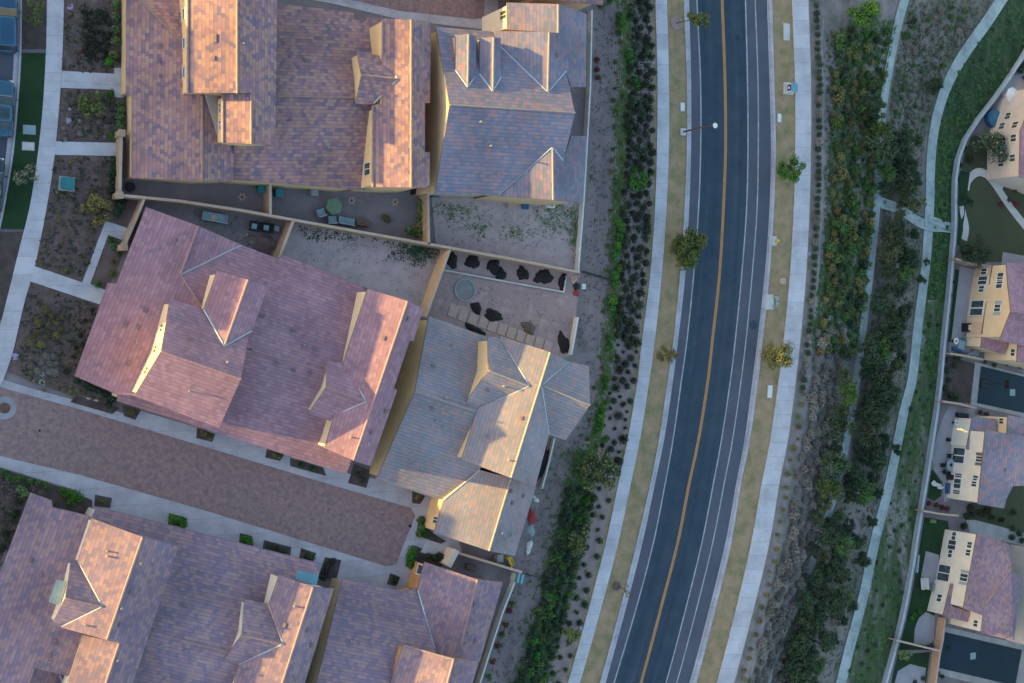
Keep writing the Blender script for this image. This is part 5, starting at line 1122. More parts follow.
# east side yard of the golden house
heap('tarp', 'crumpled red tarp in the side yard of the golden house', 'tarp', (531.5,517), .62, 'red', .35, sx=.8, sy=1.2); heap('tarp', 'white crumpled sheet north of the red tarp', 'tarp', (535.5,499), .4, 'whitep', .25, sx=1.2, sy=.6, rz=-.7); heap('tarp', 'long white sheet south of the red tarp', 'tarp', (529,547), .62, 'whitep', .3, sx=.45, sy=1.3, rz=-.2); heap('tarp', 'blue-grey sheet next to the long white sheet', 'tarp', (531,530), .5, 'bluegrey', .2, sx=.9, sy=1.2)
b = at(509.5,562.5,0); root = thing('slide', 'small yellow slide at the end of the low tan wall', 'slide', b); R_ = Matrix.Rotation(rad(-55), 3, 'Z'); mb = MB()
v = [b + R_ @ Vector(p) for p in ((-.6,-.22,.75),(-.6,.22,.75),(.5,.22,.15),(.5,-.22,.15),(-.6,-.22,.65),(-.6,.22,.65),(.5,.22,.06),(.5,-.22,.06))]; mb.add(v, [(0,1,2,3),(7,6,5,4),(0,3,7,4),(2,1,5,6),(3,2,6,7),(1,0,4,5)])
for sg in (-1,1): mb.cyl(b + R_ @ Vector((-.6,sg*.22,.85)), b + R_ @ Vector((.5,sg*.22,.25)), .05, n=6)
mb.build('chute', M_['yellow'], root); mb = MB(); mb.box(b + R_ @ Vector((-.68,0,.36)), (.12,.44,.72), M=R_); mb.build('ladder', M_['yellow'], root)
b = at(514.5,576.5,0); root = thing('shed', 'small shed with a striped teal roof at the corner of the pale wall', 'shed', b); mb = MB(); mb.box(b+Vector((0,0,.6)), (.9,.7,1.2), rad(-15)); mb.build('wall', M_['whitep'], root)
mb = MB()
for k in range(5): mb.box(b + Matrix.Rotation(rad(-15),3,'Z') @ Vector((-.46+.23*k,0,1.27+.02*(k%2))), (.2,.95,.07), rad(-15), m=k%2)
mb.build('roof', [M_['teal'], M_['bluegrey']], root)
box_thing('bench', 'dark low bench in the grey side yard south of the low tan wall', 'bench', (470,567), (1.1,.55,.4), 'brownw', rad(-17), 0.0)
for k, (x, y) in enumerate(((508,603),(505.5,610),(501.5,624),(498,634),(494,645),(489,661),(485,676))):
    b = at(x+2, y, 0); root = thing('potted_plant', 'small reddish potted plant along the pale wall at the bottom', 'potted plant', b, 'potted plants along the pale wall')
    mb = MB(); mb.cyl(b, b+Vector((0,0,.35)), .15, .2, 10); mb.build('pot', M_['rustmetal'], root); q = MB()
    for i in range(40):
        d = Vector((random.gauss(0,.16), random.gauss(0,.16), .38+abs(random.gauss(0,.14)))); u = Vector((random.uniform(-1,1), random.uniform(-1,1), random.uniform(-.3,.6)))*.12; w = u.orthogonal().normalized()*.07; q.add([b+d-u-w, b+d+u-w, b+d+u+w, b+d-u+w], [(0,1,2,3)])
    q.build('foliage', M_['leaf_red' if k % 3 else 'leaf_mid'], root)
for k, (x, y) in enumerate(((419,203),(419.5,210),(418,218),(419,226),(417,234),(407,232))):
    b = at(x, y, 0); root = thing('potted_plant', ('leafy potted plant standing alone left of the potted row by the tan wall' if k == 5 else 'leafy potted plant in the row along the tan wall of the dining yard'), 'potted plant', b, 'potted plants of the dining yard')
    mb = MB(); mb.cyl(b, b+Vector((0,0,.4)), .2, .27, 12); mb.build('pot', M_['plaincon' if k % 2 else 'blackp'], root); q = MB()
    for i in range(60):
        d = Vector((random.gauss(0,.2), random.gauss(0,.2), .45+abs(random.gauss(0,.2)))); u = Vector((random.uniform(-1,1), random.uniform(-1,1), random.uniform(-.3,.6)))*.14; w = u.orthogonal().normalized()*.08; q.add([b+d-u-w, b+d+u-w, b+d+u+w, b+d-u+w], [(0,1,2,3)])
    q.build('foliage', M_['leaf_mid' if k != 3 else 'leaf_olive'], root)
# lower yards on the right
b = at(973,377,PADZ); b = at(982,383.5,PADZ); root = thing('basketball_hoop', 'portable basketball hoop standing on the dark motor court', 'basketball hoop', b)
mb = MB(); mb.box(b+Vector((0,0,.15)), (.8,1.0,.3)); bevel(mb.build('base', M_['blackp'], root), .08); mb = MB(); mb.cyl(b+Vector((.1,0,.2)), b+Vector((.5,0,2.6)), .06, n=8); mb.cyl(b+Vector((.5,0,2.6)), b+Vector((1.1,0,2.95)), .05, n=8); mb.build('pole', M_['dkmetal'], root)
mb = MB(); mb.box(b+Vector((1.15,0,3.1)), (.05,1.1,.75)); mb.build('backboard', M_['blackp'], root); n = 18; R_ = .23; c = b+Vector((1.45,0,2.9)); v = [c+Vector((math.cos(2*math.pi*i/n)*(R_+o), math.sin(2*math.pi*i/n)*(R_+o), zz)) for o, zz in ((0,0),(.03,.02),(0,.04)) for i in range(n)]; mesh('hoop', v, [(k*n+i, k*n+(i+1)%n, ((k+1)%3)*n+(i+1)%n, ((k+1)%3)*n+i) for k in range(3) for i in range(n)], M_['orange'], root)
def sq(label, px, s=.85):
    b = at(px[0], px[1], PADZ+.055); mb = MB(); mb.box(b, (s*1.1, s, .03)); tag(mb.build('yard_drain', M_['bluegrey']), label, 'drain')
sq('square pale drain cover in the basketball court', (1012.5,392.5)); sq('square pale drain cover in the lowest motor court', (973,656))
def rtable(label, px, r, m, z=PADZ, ring=True):
    b = at(px[0], px[1], z); root = thing('round_table', label, 'table', b); mb = MB(); mb.cyl(b+Vector((0,0,.7)), b+Vector((0,0,.75)), r, n=24); mb.build('tabletop', M_[m], root); mb = MB(); mb.cyl(b, b+Vector((0,0,.7)), .07, n=8); mb.cyl(b, b+Vector((0,0,.05)), r*.5, n=14); mb.build('pedestal', M_['dkmetal'], root)
    if ring: mb = MB(); mb.cyl(b+Vector((0,0,.75)), b+Vector((0,0,.77)), r*.3, n=16); mb.build('centre_plate', M_['blackp'], root)
rtable('small white ringed table in the pink house patio corner', (952,341), .42, 'whitep'); rtable('smallest white ringed table beside the ochre wall, pink house patio', (964.5,335), .3, 'whitep'); rtable('grey round dining table on the curved patio', (946.8,464.5), .75, 'bluegrey')
for k, (dx, dy) in enumerate(((1.15,0),(-1.15,0),(0,1.15),(0,-1.15),(.8,.85),(-.8,-.85))):
    q = at(946.8,464.5,PADZ) + Vector((dx,dy,0)); chair('patio_chair', 'dark chair around the grey round dining table', proj(q), math.atan2(-dx,dy)+math.pi, 'blackp', .5, .5, group='dark chairs around the grey round table', z=PADZ, arms=False)
b = at(963.5,327.5,PADZ); root = thing('grill', 'dark barbecue on the pink house patio', 'grill', b); mb = MB(); mb.box(b+Vector((0,0,.5)), (.8,1.1,1.0)); bevel(mb.build('body', M_['blackp'], root), .05); mb = MB(); mb.box(b+Vector((.1,0,1.03)), (.45,.7,.08)); mb.build('lid', M_['stucco'], root)
heap('tarp', 'pale tarp heap beside the brown wall, pink house yard', 'tarp', (974,353), .8, 'bluegrey', .6, sx=1.3, sy=.7, rz=.4, z=PADZ); box_thing('storage_box', 'blue-grey storage box in the pink house patio corner', 'storage box', (959,345), (1.1,1.2,.5), 'bluegrey', rad(-20), PADZ); box_thing('bench', 'dark bench along the brown wall of the pink house', 'bench', (955.5,349.5), (1.6,.5,.45), 'blue', rad(-12), PADZ); box_thing('cooler', 'teal cool box near the smallest ringed table', 'cool box', (962,341), (.6,.7,.45), 'teal', 0, PADZ)
box_thing('bench', 'long dark bench at the top of the curved patio', 'bench', (960.5,415), (1.9,.55,.5), 'blackp', rad(-6), PADZ); rtable('white ringed table on the curved patio beside the cream bump', (952.5,422.5), .35, 'whitep'); box_thing('stool', 'small black stool on the curved patio', 'stool', (947,439.5), (.45,.45,.5), 'blackp', 0, PADZ)
box_thing('grill', 'blue-grey barbecue below the round dining table', 'grill', (948,477), (.7,.6,1.0), 'dkmetal', 0, PADZ); box_thing('storage_box', 'dark chest below the barbecue on the curved patio', 'storage box', (947,488), (.8,1.3,.6), 'blue', 0, PADZ)
chair('garden_chair', 'white chair on the round lawn, left of the pair', (931,483), rad(40), 'whitep', .55, .5, z=PADZ); chair('garden_chair', 'white chair on the round lawn, right of the pair', (936.5,486), rad(20), 'whitep', .55, .5, z=PADZ)
box_thing('toy_box', 'lime green box at the top of the long green lawn', 'toy box', (932,521), (.9,.5,.3), 'leaf_pale', rad(-10), PADZ); chair('sofa', 'pale sofa on the lower lawn edge beside the brown patio', (921,583), rad(95), 'palecon', 1.5, .75, 'sofa', z=PADZ)
chair('bench', 'long pale bench against the grey retaining wall', (914,563), rad(-98), 'bluegrey', 2.2, .45, 'bench', z=PADZ, arms=False); box_thing('planter', 'grey planter box on the lower patio by the cream wall', 'planter', (931,587), (.5,.9,.5), 'metal', 0, PADZ); rtable('dark round table at the foot of the lower patio', (927,646), .4, 'blackp', ring=False)
b = at(990.5,119,PADZ); root = thing('spa', 'blue hot tub beside the retaining wall, upper right', 'hot tub', b); mb = MB(); mb.cyl(b, b+Vector((0,0,.8)), 1.15, 1.2, 20); mb.build('shell', M_['blue'], root); mb = MB(); mb.cyl(b+Vector((0,0,.8)), b+Vector((0,0,.82)), .98, n=20); mb.build('water', M_['water'], root)
b = at(1000,98,PADZ); root = thing('parasol', 'pale blue parasol on the upper right patio', 'parasol', b); mb = MB(); n = 8; v = [b+Vector((math.cos(2*math.pi*i/n)*1.1, math.sin(2*math.pi*i/n)*1.1, 2.1)) for i in range(n)]+[b+Vector((0,0,2.55))]; mb.add(v, [(i,(i+1)%n,n) for i in range(n)]); mb.build('canopy', M_['whitep'], root); mb = MB(); mb.cyl(b, b+Vector((0,0,2.5)), .03, n=6); mb.cyl(b, b+Vector((0,0,.08)), .3, n=10); mb.build('pole', M_['metal'], root)
chair('sofa', 'white lounge seat beside the blue hot tub', (999,117), rad(60), 'whitep', 1.5, .7, 'sofa', z=PADZ); chair('armchair', 'dark lounge chair below the pale blue parasol', (1002,108), rad(20), 'blackp', .7, .7, 'armchair', z=PADZ); chair('armchair', 'black lounge chair at the edge of the brown patio', (1008,122), rad(30), 'blackp', .6, .6, 'armchair', z=PADZ)
rtable('dark round table against the pale pink house', (1003,160), .55, 'blackp', ring=False)
# ---------------------------------------------------------------- plants
def leaf_mesh(name, clumps, size, m, flat=0.5):
    """clumps: (centre, radii, count); leaf sized faces scattered through each clump's volume"""
    v = []; f = []
    for c, r, n in clumps:
        for _ in range(n):
            d = Vector((random.gauss(0,1), random.gauss(0,1), random.gauss(0,1))).normalized()
            k = random.random() ** 0.45
            p = Vector(c) + Vector((d.x*r[0], d.y*r[1], d.z*r[2])) * k
            nrm = (d + Vector((random.uniform(-1,1), random.uniform(-1,1), random.uniform(-.4,1.2)))*flat*1.6).normalized()
            u = nrm.orthogonal().normalized(); u = Matrix.Rotation(random.uniform(0, 6.28), 3, nrm) @ u; w = nrm.cross(u)
            s = size * random.uniform(.6, 1.3); b = len(v)
            v += [p - u*s*.5, p + w*s*.28 + nrm*s*.06, p + u*s*.5, p - w*s*.28 + nrm*s*.06]; f.append((b, b+1, b+2, b+3))
    me = bpy.data.meshes.new(name); me.from_pydata(v, [], f); me.materials.append(m); return me
def trunk_mesh(hgt, rad0, limbs, crown_r):
    mb = MB(); n = 5; p = Vector((0,0,-.2)); pts = [p]
    for i in range(n): p = p + Vector((random.uniform(-.08,.08), random.uniform(-.08,.08), (hgt*.75+.2)/n)); pts.append(p)
    for i in range(n): mb.cyl(pts[i], pts[i+1], rad0*(1-.14*i), rad0*(1-.14*(i+1)), 7)
    for k in range(limbs):
        a = 6.28*k/limbs + random.uniform(-.4,.4); s = pts[2 + k % 3]; e = s + Vector((math.cos(a)*crown_r*.7, math.sin(a)*crown_r*.7, hgt*.3*random.uniform(.7,1.2)))
        md = s.lerp(e, .5) + Vector((0,0,.12)); mb.cyl(s, md, rad0*.5, rad0*.35, 6); mb.cyl(md, e, rad0*.35, rad0*.12, 6)
    me = bpy.data.meshes.new('trunk'); me.from_pydata(mb.v, [], mb.f); me.materials.append(M_['bark']); return me
def crown_clumps(r, h, z0, n, per, spread=1.0):
    cl = []
    for i in range(n):
        a = random.uniform(0, 6.28); q = math.sqrt(random.random()) * r * .72 * spread; zz = z0 + h*(.15 + .7*random.random()) * (1 - .35*(q/r))
        s = r * random.uniform(.28, .46); cl.append(((math.cos(a)*q, math.sin(a)*q, zz), (s, s, s*.75), per))
    return cl
PROTO = {}
def proto_tree(kind, leafm, r, h, n, per, size, tr=.09, limbs=5, var=3, z0=None):
    for k in range(var):
        z = h*.3 if z0 is None else z0
        PROTO[(kind, k)] = (leaf_mesh('crown', crown_clumps(r, h - z, z, n, per), size, M_[leafm]), trunk_mesh(h, tr, limbs, r))
proto_tree('gully_dark', 'leaf_dark', 1.7, 3.6, 15, 120, .27, var=4); proto_tree('gully_mid', 'leaf_mid', 1.6, 3.4, 14, 105, .26, var=2); proto_tree('gully_olive', 'leaf_gully', 1.5, 3.0, 14, 95, .25, var=2)
proto_tree('sparse', 'leaf_gray', 1.5, 2.2, 12, 60, .26, .05, 9, 3, .3)
for kd, lm, r, h in (('bush_dark','leaf_dark',.6,.8), ('bush_deep','leaf_deep',.62,.75), ('bush_mid','leaf_mid',.6,.8), ('bush_bright','leaf_bright',.65,.8), ('bush_olive','leaf_olive',.55,.7), ('bush_gray','leaf_gray',.65,.75), ('bush_orange','leaf_orange',.5,.65), ('bush_pale','leaf_pale',.55,.8), ('bush_red','leaf_red',.45,.6), ('bush_tan','leaf_tan',.5,.6)):
    for k in range(3):
        PROTO[(kd, k)] = (leaf_mesh('foliage', [((random.uniform(-.15,.15)*r, random.uniform(-.15,.15)*r, h*random.uniform(.3,.6)), (r*random.uniform(.55,.8), r*random.uniform(.55,.8), h*.45), 42) for _ in range(4)] + [((0,0,h*.4),(r*.75,r*.75,h*.5),60)], .2, M_[lm]), None)
        if kd == 'bush_gray': PROTO[(kd, k)] = (leaf_mesh('foliage', [((random.uniform(-.1,.1), random.uniform(-.1,.1), h*random.uniform(.35,.5)), (r*random.uniform(.7,.9), r*random.uniform(.7,.9), h*.45), 90) for _ in range(5)], .17, M_[lm], 1.2), None)
NV = {}
def plant(name, kind, label, cat, px, scale=1.0, group=None, sz=None, crown=None, trunk=True, pos=None):
    """px is where the middle of the foliage appears (crown = its height), or the foot when crown is None"""
    if pos is not None: b = Vector(pos)
    elif crown:
        q = at(px[0], px[1], zt(*px) + crown*scale); z = zw(q.x, q.y); q = at(px[0], px[1], z + crown*scale); b = Vector((q.x, q.y, zw(q.x, q.y)))
    else: b = gp(*px)
    var = [k for k in PROTO if k[0] == kind]; lm, tm = PROTO[random.choice(var)]
    rz = random.uniform(0, 6.28); S = (scale*random.uniform(.88,1.12), scale*random.uniform(.88,1.12), scale*(sz or 1)*random.uniform(.85,1.15))
    if tm is None:
        o = bpy.data.objects.new(name, lm); COL.objects.link(o); o.location = b; o.rotation_euler = (0,0,rz); o.scale = S; tag(o, label, cat, group); return o
    root = thing(name, label, cat, b, group); root.rotation_euler = (0,0,rz); root.scale = S
    o = bpy.data.objects.new('crown', lm); COL.objects.link(o); o.parent = root
    if trunk: o = bpy.data.objects.new('trunk', tm); COL.objects.link(o); o.parent = root
    return root
def scatter(xl, xr, y0, y1, sp, maxn=400, jit=None, keep=None):
    pts = []; tries = 0
    while tries < maxn*30 and len(pts) < maxn:
        tries += 1; y = random.uniform(y0, y1); a, b = xl(y), xr(y)
        if b <= a: continue
        x = random.uniform(a, b)
        if keep and not keep(x, y): continue
        if all((x-p[0])**2 + (y-p[1])**2 > sp*sp for p in pts[-220:]): pts.append((x, y))
    return pts
# ---- verge trees, each one of its own
def own_tree(name, label, px_foot, px_crown, hc, r, h, leafm, n, per, size, elong=1.0, z0=None, tr=.07, mix=None):
    b = gp(*px_foot); root = thing(name, label, 'tree', b)
    q = at(px_crown[0], px_crown[1], b.z + hc); off = Vector((q.x - b.x, q.y - b.y, 0))
    cl = []
    for i in range(n):
        d = Vector((random.gauss(0,.5), random.gauss(0,.5), random.gauss(0,.5)))
        if d.length > 1: d.normalize()
        s = r*random.uniform(.25,.42); cl.append(((off.x+d.x*r*.8*elong, off.y+d.y*r*.8, hc+d.z*(h-hc)*.9), (s,s,s*.8), per))
    me = leaf_mesh('crown', cl, size, M_[leafm]); o = bpy.data.objects.new('crown', me); COL.objects.link(o); o.parent = root
    if mix:
        cl2 = [(c, rr, int(p*mix[1])) for c, rr, p in cl]; o = bpy.data.objects.new('crown', leaf_mesh('crown', cl2, size, M_[mix[0]])); COL.objects.link(o); o.parent = root
    mb = MB(); e = Vector((off.x, off.y, hc)); md = Vector((off.x*.4, off.y*.4, hc*.5)); mb.cyl((0,0,-.1), md, tr, tr*.75, 8); mb.cyl(md, e, tr*.75, tr*.4, 8)
    for k in range(7):
        a = 6.28*k/7; s = md.lerp(e, .3+.1*k); mb.cyl(s, s+Vector((math.cos(a)*r*.6, math.sin(a)*r*.6, (h-hc)*.5)), tr*.4, tr*.1, 5)
    me = bpy.data.meshes.new('trunk'); me.from_pydata(mb.v, [], mb.f); me.materials.append(M_['bark']); o = bpy.data.objects.new('trunk', me); COL.objects.link(o); o.parent = root
own_tree('verge_tree', 'thin leaning yellow-green tree rising over the road from a pinkish mulch ring', (676,23), (698,19), 2.6, 1.1, 3.6, 'leaf_olive', 15, 90, .24, 1.35, mix=('leaf_bright', .6))
own_tree('verge_tree', 'round tree turning orange, hanging over the west kerb', (671,249), (688,248), 2.4, 2.2, 4.2, 'leaf_mid', 30, 130, .25, 1.05, mix=('leaf_orange', .6))
own_tree('verge_tree', 'bright green young tree beside the east sidewalk', (778,172), (793,168.5), 2.2, 1.6, 3.6, 'leaf_bright', 18, 90, .25, mix=('leaf_olive', .6))
own_tree('verge_tree', 'olive tree hanging over the east sidewalk', (766,360), (778,356), 2.0, 2.0, 3.6, 'leaf_olive', 22, 110, .24, mix=('leaf_tan', .5))
own_tree('verge_tree', 'thin brownish young tree on the west verge, south of the orange one', (661,356), (668,355), 1.6, 1.2, 2.6, 'leaf_tan', 12, 50, .2, mix=('leaf_olive', .6))
own_tree('verge_tree', 'almost bare sapling in a dark mulch ring, bottom of the west verge', (617,586), (627,591), 1.7, .8, 2.5, 'leaf_tan', 5, 12, .2)
own_tree('bank_tree', 'large green tree with yellow tips on the bank east of the golden house', (586,474), (598,472), 2.6, 2.1, 4.4, 'leaf_dark', 22, 75, .3, mix=('leaf_olive', .7))
own_tree('bank_tree', 'yellow tipped green tree lower on the bank, near the small shed', (567,540), (578,541), 2.2, 1.5, 3.4, 'leaf_dark', 14, 65, .28, mix=('leaf_olive', .5))
own_tree('bank_tree', 'small yellow-green tree at the foot of the west bank near the bottom edge', (560,632), (570,634), 1.6, 1.1, 2.6, 'leaf_mid', 10, 55, .26, mix=('leaf_olive', .8))
own_tree('bank_tree', 'green tree above the dark hedge on the bank near the top', (628,181), (637,180), 1.8, 1.25, 2.9, 'leaf_bright', 11, 55, .26, mix=('leaf_mid', .8))
own_tree('slope_tree', 'bright yellow-green tree at the top of the slope near the top edge', (850,14), (865,13), 2.3, 2.2, 4.0, 'leaf_bright', 20, 60, .3, mix=('leaf_mid', .9))
own_tree('yard_tree', 'large dark tree beside the pale pink house, above the curved path', (975,148), (993,146), 2.6, 2.7, 4.6, 'leaf_dark', 26, 75, .32, mix=('leaf_gray', .25))
own_tree('yard_tree', 'dark tree at the corner of the pink house wall', (963,252), (974,252), 2.0, 2.2, 3.6, 'leaf_dark', 18, 70, .3, mix=('leaf_deep', .5))
own_tree('yard_tree', 'small dark tree covering the end of the curved path', (960,201), (968,201), 1.5, 1.2, 2.5, 'leaf_dark', 9, 55, .27)
own_tree('yard_tree', 'pale green tree in the lowest yard, bottom right', (902,656), (908,655), 1.6, 1.1, 2.8, 'leaf_pale', 10, 55, .27, mix=('leaf_olive', .4))
own_tree('garden_tree', 'round yellow-green bush with a dark heart in the front bed', (92,108), (93,106), .9, 1.35, 1.9, 'leaf_olive', 15, 50, .24, z0=.2, mix=('leaf_mid', .9))
own_tree('garden_tree', 'round tan bush above the L shaped path', (95,211), (96.5,209.5), .9, 1.35, 1.9, 'leaf_tan', 15, 60, .24, mix=('leaf_olive', .5))
own_tree('street_tree', 'loose young tree between the parked cars and the left sidewalk', (35,12), (36,13), 1.4, 1.2, 2.4, 'leaf_mid', 10, 30, .24, mix=('leaf_olive', .4))
own_tree('street_tree', 'pale grey-green young tree at the left edge of the lawn strip', (24,173), (25,173), 1.4, 1.1, 2.4, 'leaf_gray', 10, 32, .24, mix=('leaf_pale', .5))
# ---- west bank
G1 = 'dark shrubs massed on the bank beside the west sidewalk'
for p in scatter(lambda y: FEN(y)+13, lambda y: S1(y)-6, -12, 340, 6.8, 165, keep=lambda x, y: math.sin(x*.55+y*.13)+math.sin(y*.31) > -1.25): plant('bank_shrub', 'bush_deep' if random.random() < .85 else 'bush_dark', 'very dark low shrub in the dense mass beside the west sidewalk', 'shrub', p, random.uniform(.7,1.25), G1)
G2 = 'spaced shrubs on the lower bank'
for p in scatter(lambda y: S1(y)-27, lambda y: S1(y)-4, 342, 480, 7.6, 62): plant('bank_shrub', 'bush_deep', 'round dark shrub spaced out on bare mulch beside the west sidewalk', 'shrub', p, random.choice((.45,.7,.9,1.15))*random.uniform(.9,1.1), G2)
for p in scatter(lambda y: S1(y)-23, lambda y: S1(y)-5, 482, 690, 10.0, 50): plant('bank_shrub', 'bush_dark', 'round green shrub on the mulch at the southern end of the west bank', 'shrub', p, random.uniform(.55,.95), 'small shrubs at the southern end of the west bank')
G3 = 'dark green hedge along the foot of the bank'
for p in scatter(lambda y: S1(y)-52, lambda y: S1(y)-24, 490, 700, 6.8, 130): plant('hedge_shrub', 'bush_dark' if random.random() < .75 else 'bush_mid', 'dark green shrub in the dense hedge at the bottom of the west bank', 'shrub', p, random.uniform(.9,1.3), G3)
G4 = 'bright green shrubs along the wire fence'
BR = [(618.5,18),(619,26),(617.5,34),(627,55),(629,63),(630,72),(633,80),(635,86),(633,170),(616,222),(619,228),(617,236),(615,246),(613,256),(617,268),(613,276),(612,283),(610,300),(611,308),(608,338),(609,346),(604,380),(605,388),(606,402),(601,410),(599,418),(598,426),(596,432),(603,440),(585,500),(581,508),(577,520),(557,556),(559,565),(551,590),(552,598),(548,606),(537,645),(534,655),(530,662),(527,672),(531,640)]
for p in BR: plant('fence_shrub', 'bush_bright', 'bright green shrub growing along the wire fence', 'shrub', p, random.uniform(.8,1.25), G4)
for p in scatter(lambda y: FEN(y)-1, lambda y: FEN(y)+14, -10, 480, 10.0, 90): plant('fence_shrub', 'bush_mid' if random.random() < .5 else 'bush_olive', 'small olive green shrub beside the wire fence', 'shrub', p, random.uniform(.5,.9), 'small olive shrubs beside the wire fence')
for p in ((600,6),(608,2),(596,60),(596,70),(597,78)): plant('strip_shrub', 'bush_red' if p[1] > 50 else 'bush_mid', 'reddish low shrub on the dirt strip near the top' if p[1] > 50 else 'green shrub beside the roof corner at the top', 'shrub', p, .9, 'shrubs on the dirt strip near the top')
# ---- east side: row by the sidewalk, planted slope, dry brush, gully trees
G5 = 'clipped shrubs in a row beside the east sidewalk'
y = -8
while y < 392:
    plant('row_shrub', 'bush_dark' if random.random() < .8 else 'bush_gray', 'grey-green clipped shrub in the row beside the east sidewalk', 'shrub', (R2(y)+6.5+random.uniform(-.7,.7), y), random.uniform(.75,1.0), G5); y += random.uniform(6.0,8.5)
while y < 690:
    plant('row_shrub', 'bush_olive', 'yellowish low shrub in the broken row beside the southern east sidewalk', 'shrub', (R2(y)+7+random.uniform(-2,2), y), random.uniform(.55,.95), 'yellowish shrubs beside the southern east sidewalk'); y += random.uniform(9,16)
G6 = 'mixed shrubs planted over the upper slope'
for p in scatter(lambda y: R2(y)+19+max(0, 40-y)*.25, lambda y: DA(y)-5, 30, 352, 6.6, 290):
    k = random.random(); kind = 'bush_olive' if k < .46 else 'bush_mid' if k < .82 else 'bush_dark' if k < .95 else 'bush_orange'
    w = {'bush_olive':'olive yellow', 'bush_mid':'mid green', 'bush_dark':'dark green', 'bush_orange':'orange tinged'}[kind]
    plant('slope_shrub', kind, w + ' shrub on the thickly planted slope east of the road', 'shrub', p, random.choice((.6,.9,1.1,1.3,1.6))*random.uniform(.85,1.15), G6 + ', ' + w)
for p in scatter(lambda y: R2(y)+15, lambda y: R2(y)+42+max(0,(y-560))*.12, 330, 700, 7.0, 230): plant('dry_brush', 'bush_gray', 'dry grey brush on the slope beside the southern east sidewalk', 'shrub', p, random.uniform(.8,1.4), 'dry grey brush on the southern slope')
GT = 'trees in the gully between the two drain channels'
def gully(p, sc=None):
    k = random.random(); kind = 'gully_dark' if k < .66 else 'gully_mid' if k < .78 else 'gully_olive'
    w = {'gully_dark':'dark green', 'gully_mid':'fresh green', 'gully_olive':'olive'}[kind]
    plant('gully_tree', kind, w + ' bushy tree in the thick growth along the drain channels', 'tree', p, sc or random.uniform(.72,1.1), GT + ', ' + w, crown=1.9)
for p in scatter(lambda y: DA(y)-2 if 120 < y < 200 else DA(y)+14, lambda y: DB(y)-14, 128, 492, 12.5, 115, keep=lambda x, y: (x > DA(y)+16 or random.random() < .2) and not (196 < y < 231 and abs(y - (203 + (x-880)*.46) + 2) < 9)): gully(p, random.choice((.6,.8,1.0,1.2))*random.uniform(.9,1.1))
for p in scatter(lambda y: R2(y)+46, lambda y: DA(y)-5, 345, 575, 12.5, 60): gully(p, random.choice((.6,.8,1.0,1.15)))
for p in scatter(lambda y: R2(y)+50, lambda y: DB(y)-28, 520, 700, 12.5, 110): gully(p, random.uniform(.65,1.1))
for p in scatter(lambda y: DA(y)+8, lambda y: DB(y)-6, 490, 640, 19, 16): gully(p, random.uniform(.45,.75))
for p in ((866,345),(868,358),(880,345),(872,100),(876,110),(880,128)): gully(p, .8)
for p, s in (((934,86),.7),((937,83),.6),((877,492),.5),((852,606),.55),((897,450),.55),((921,280),.4),((927,262),.4),((903,35),.4),((912,20),.4)): gully(p, s)
for p in scatter(lambda y: DA(y)+9, lambda y: DB(y)-12, 8, 125, 8.5, 60): plant('wild_shrub', 'bush_gray' if random.random() < .6 else 'bush_mid', 'scattered low shrub on the bare ground between the upper drain channels', 'shrub', p, random.uniform(.5,1.0), 'scattered shrubs between the upper drain channels')
for p in scatter(lambda y: DB(y)+6, lambda y: TW(y)-3, 20, 690, 8.0, 160): plant('wild_shrub', 'bush_mid' if random.random() < .6 else 'bush_dark', 'low green shrub on the grassy strip above the retaining wall', 'shrub', p, random.uniform(.4,.85), 'low shrubs above the retaining wall', sz=.6)
for p in scatter(lambda y: DA(y)+6, lambda y: DA(y)+22, 130, 330, 12, 20): plant('wild_shrub', 'bush_gray', 'pale dry shrub beside the upper drain channel', 'shrub', p, random.uniform(.5,.8), 'dry shrubs beside the upper drain channel')
# ---- front beds
def many(pts, kind, label, group, s=(.6,.9), name='garden_shrub'):
    for p in pts: plant(name, kind, label, 'shrub', p, random.uniform(*s), group)
many([(115,5),(114.5,17),(115,30),(115,42),(112.5,55)], 'bush_pale', 'pale round shrub in the row beside the top left house', 'pale round shrubs beside the top left house', (1.05,1.2))
many([(108.5,63),(110,95),(111.5,136)], 'bush_bright', 'bright green shrub at the end of a front path', 'bright green shrubs at the front paths', (.8,1.0))
many([(119.5,104),(119.5,111),(119.5,118),(119,126)], 'bush_pale', 'pale clipped shrub in the short hedge beside the tan wall', 'short pale hedge beside the tan wall', (1.0,1.15))
many(scatter(lambda y: 84, lambda y: 108, 12, 60, 5.6, 60), 'bush_deep', 'dark spiky ground shrub in the top left front bed', 'dark ground shrubs of the top left bed', (.5,.75))
many([(93,40),(97,46),(82,52)], 'bush_red', 'reddish ground shrub in the top left front bed', 'reddish ground shrubs of the top left bed', (.5,.6))
many(scatter(lambda y: 66, lambda y: 82, 5, 68, 9, 20), 'bush_tan', 'dry tan tuft in the top left front bed', 'dry tufts of the top left bed', (.25,.45))
many(scatter(lambda y: 60, lambda y: 108, 92, 140, 9, 26), 'bush_gray', 'dry grey tuft around the round yellow-green bush', 'dry tufts around the round bush', (.3,.5))
many([(112,160),(113,167),(111,174),(112,182),(111,190),(120,206),(117,214),(121,199)], 'bush_dark', 'dark shrub against the tan wall corner, below the second front path', 'dark shrubs at the tan wall corner', (.8,1.1))
many([(60,160),(70,163),(75,158),(92,190),(100,186),(62,196)], 'bush_tan', 'dry pale tuft beside the flat teal cabinet', 'dry tufts beside the teal cabinet', (.4,.65))
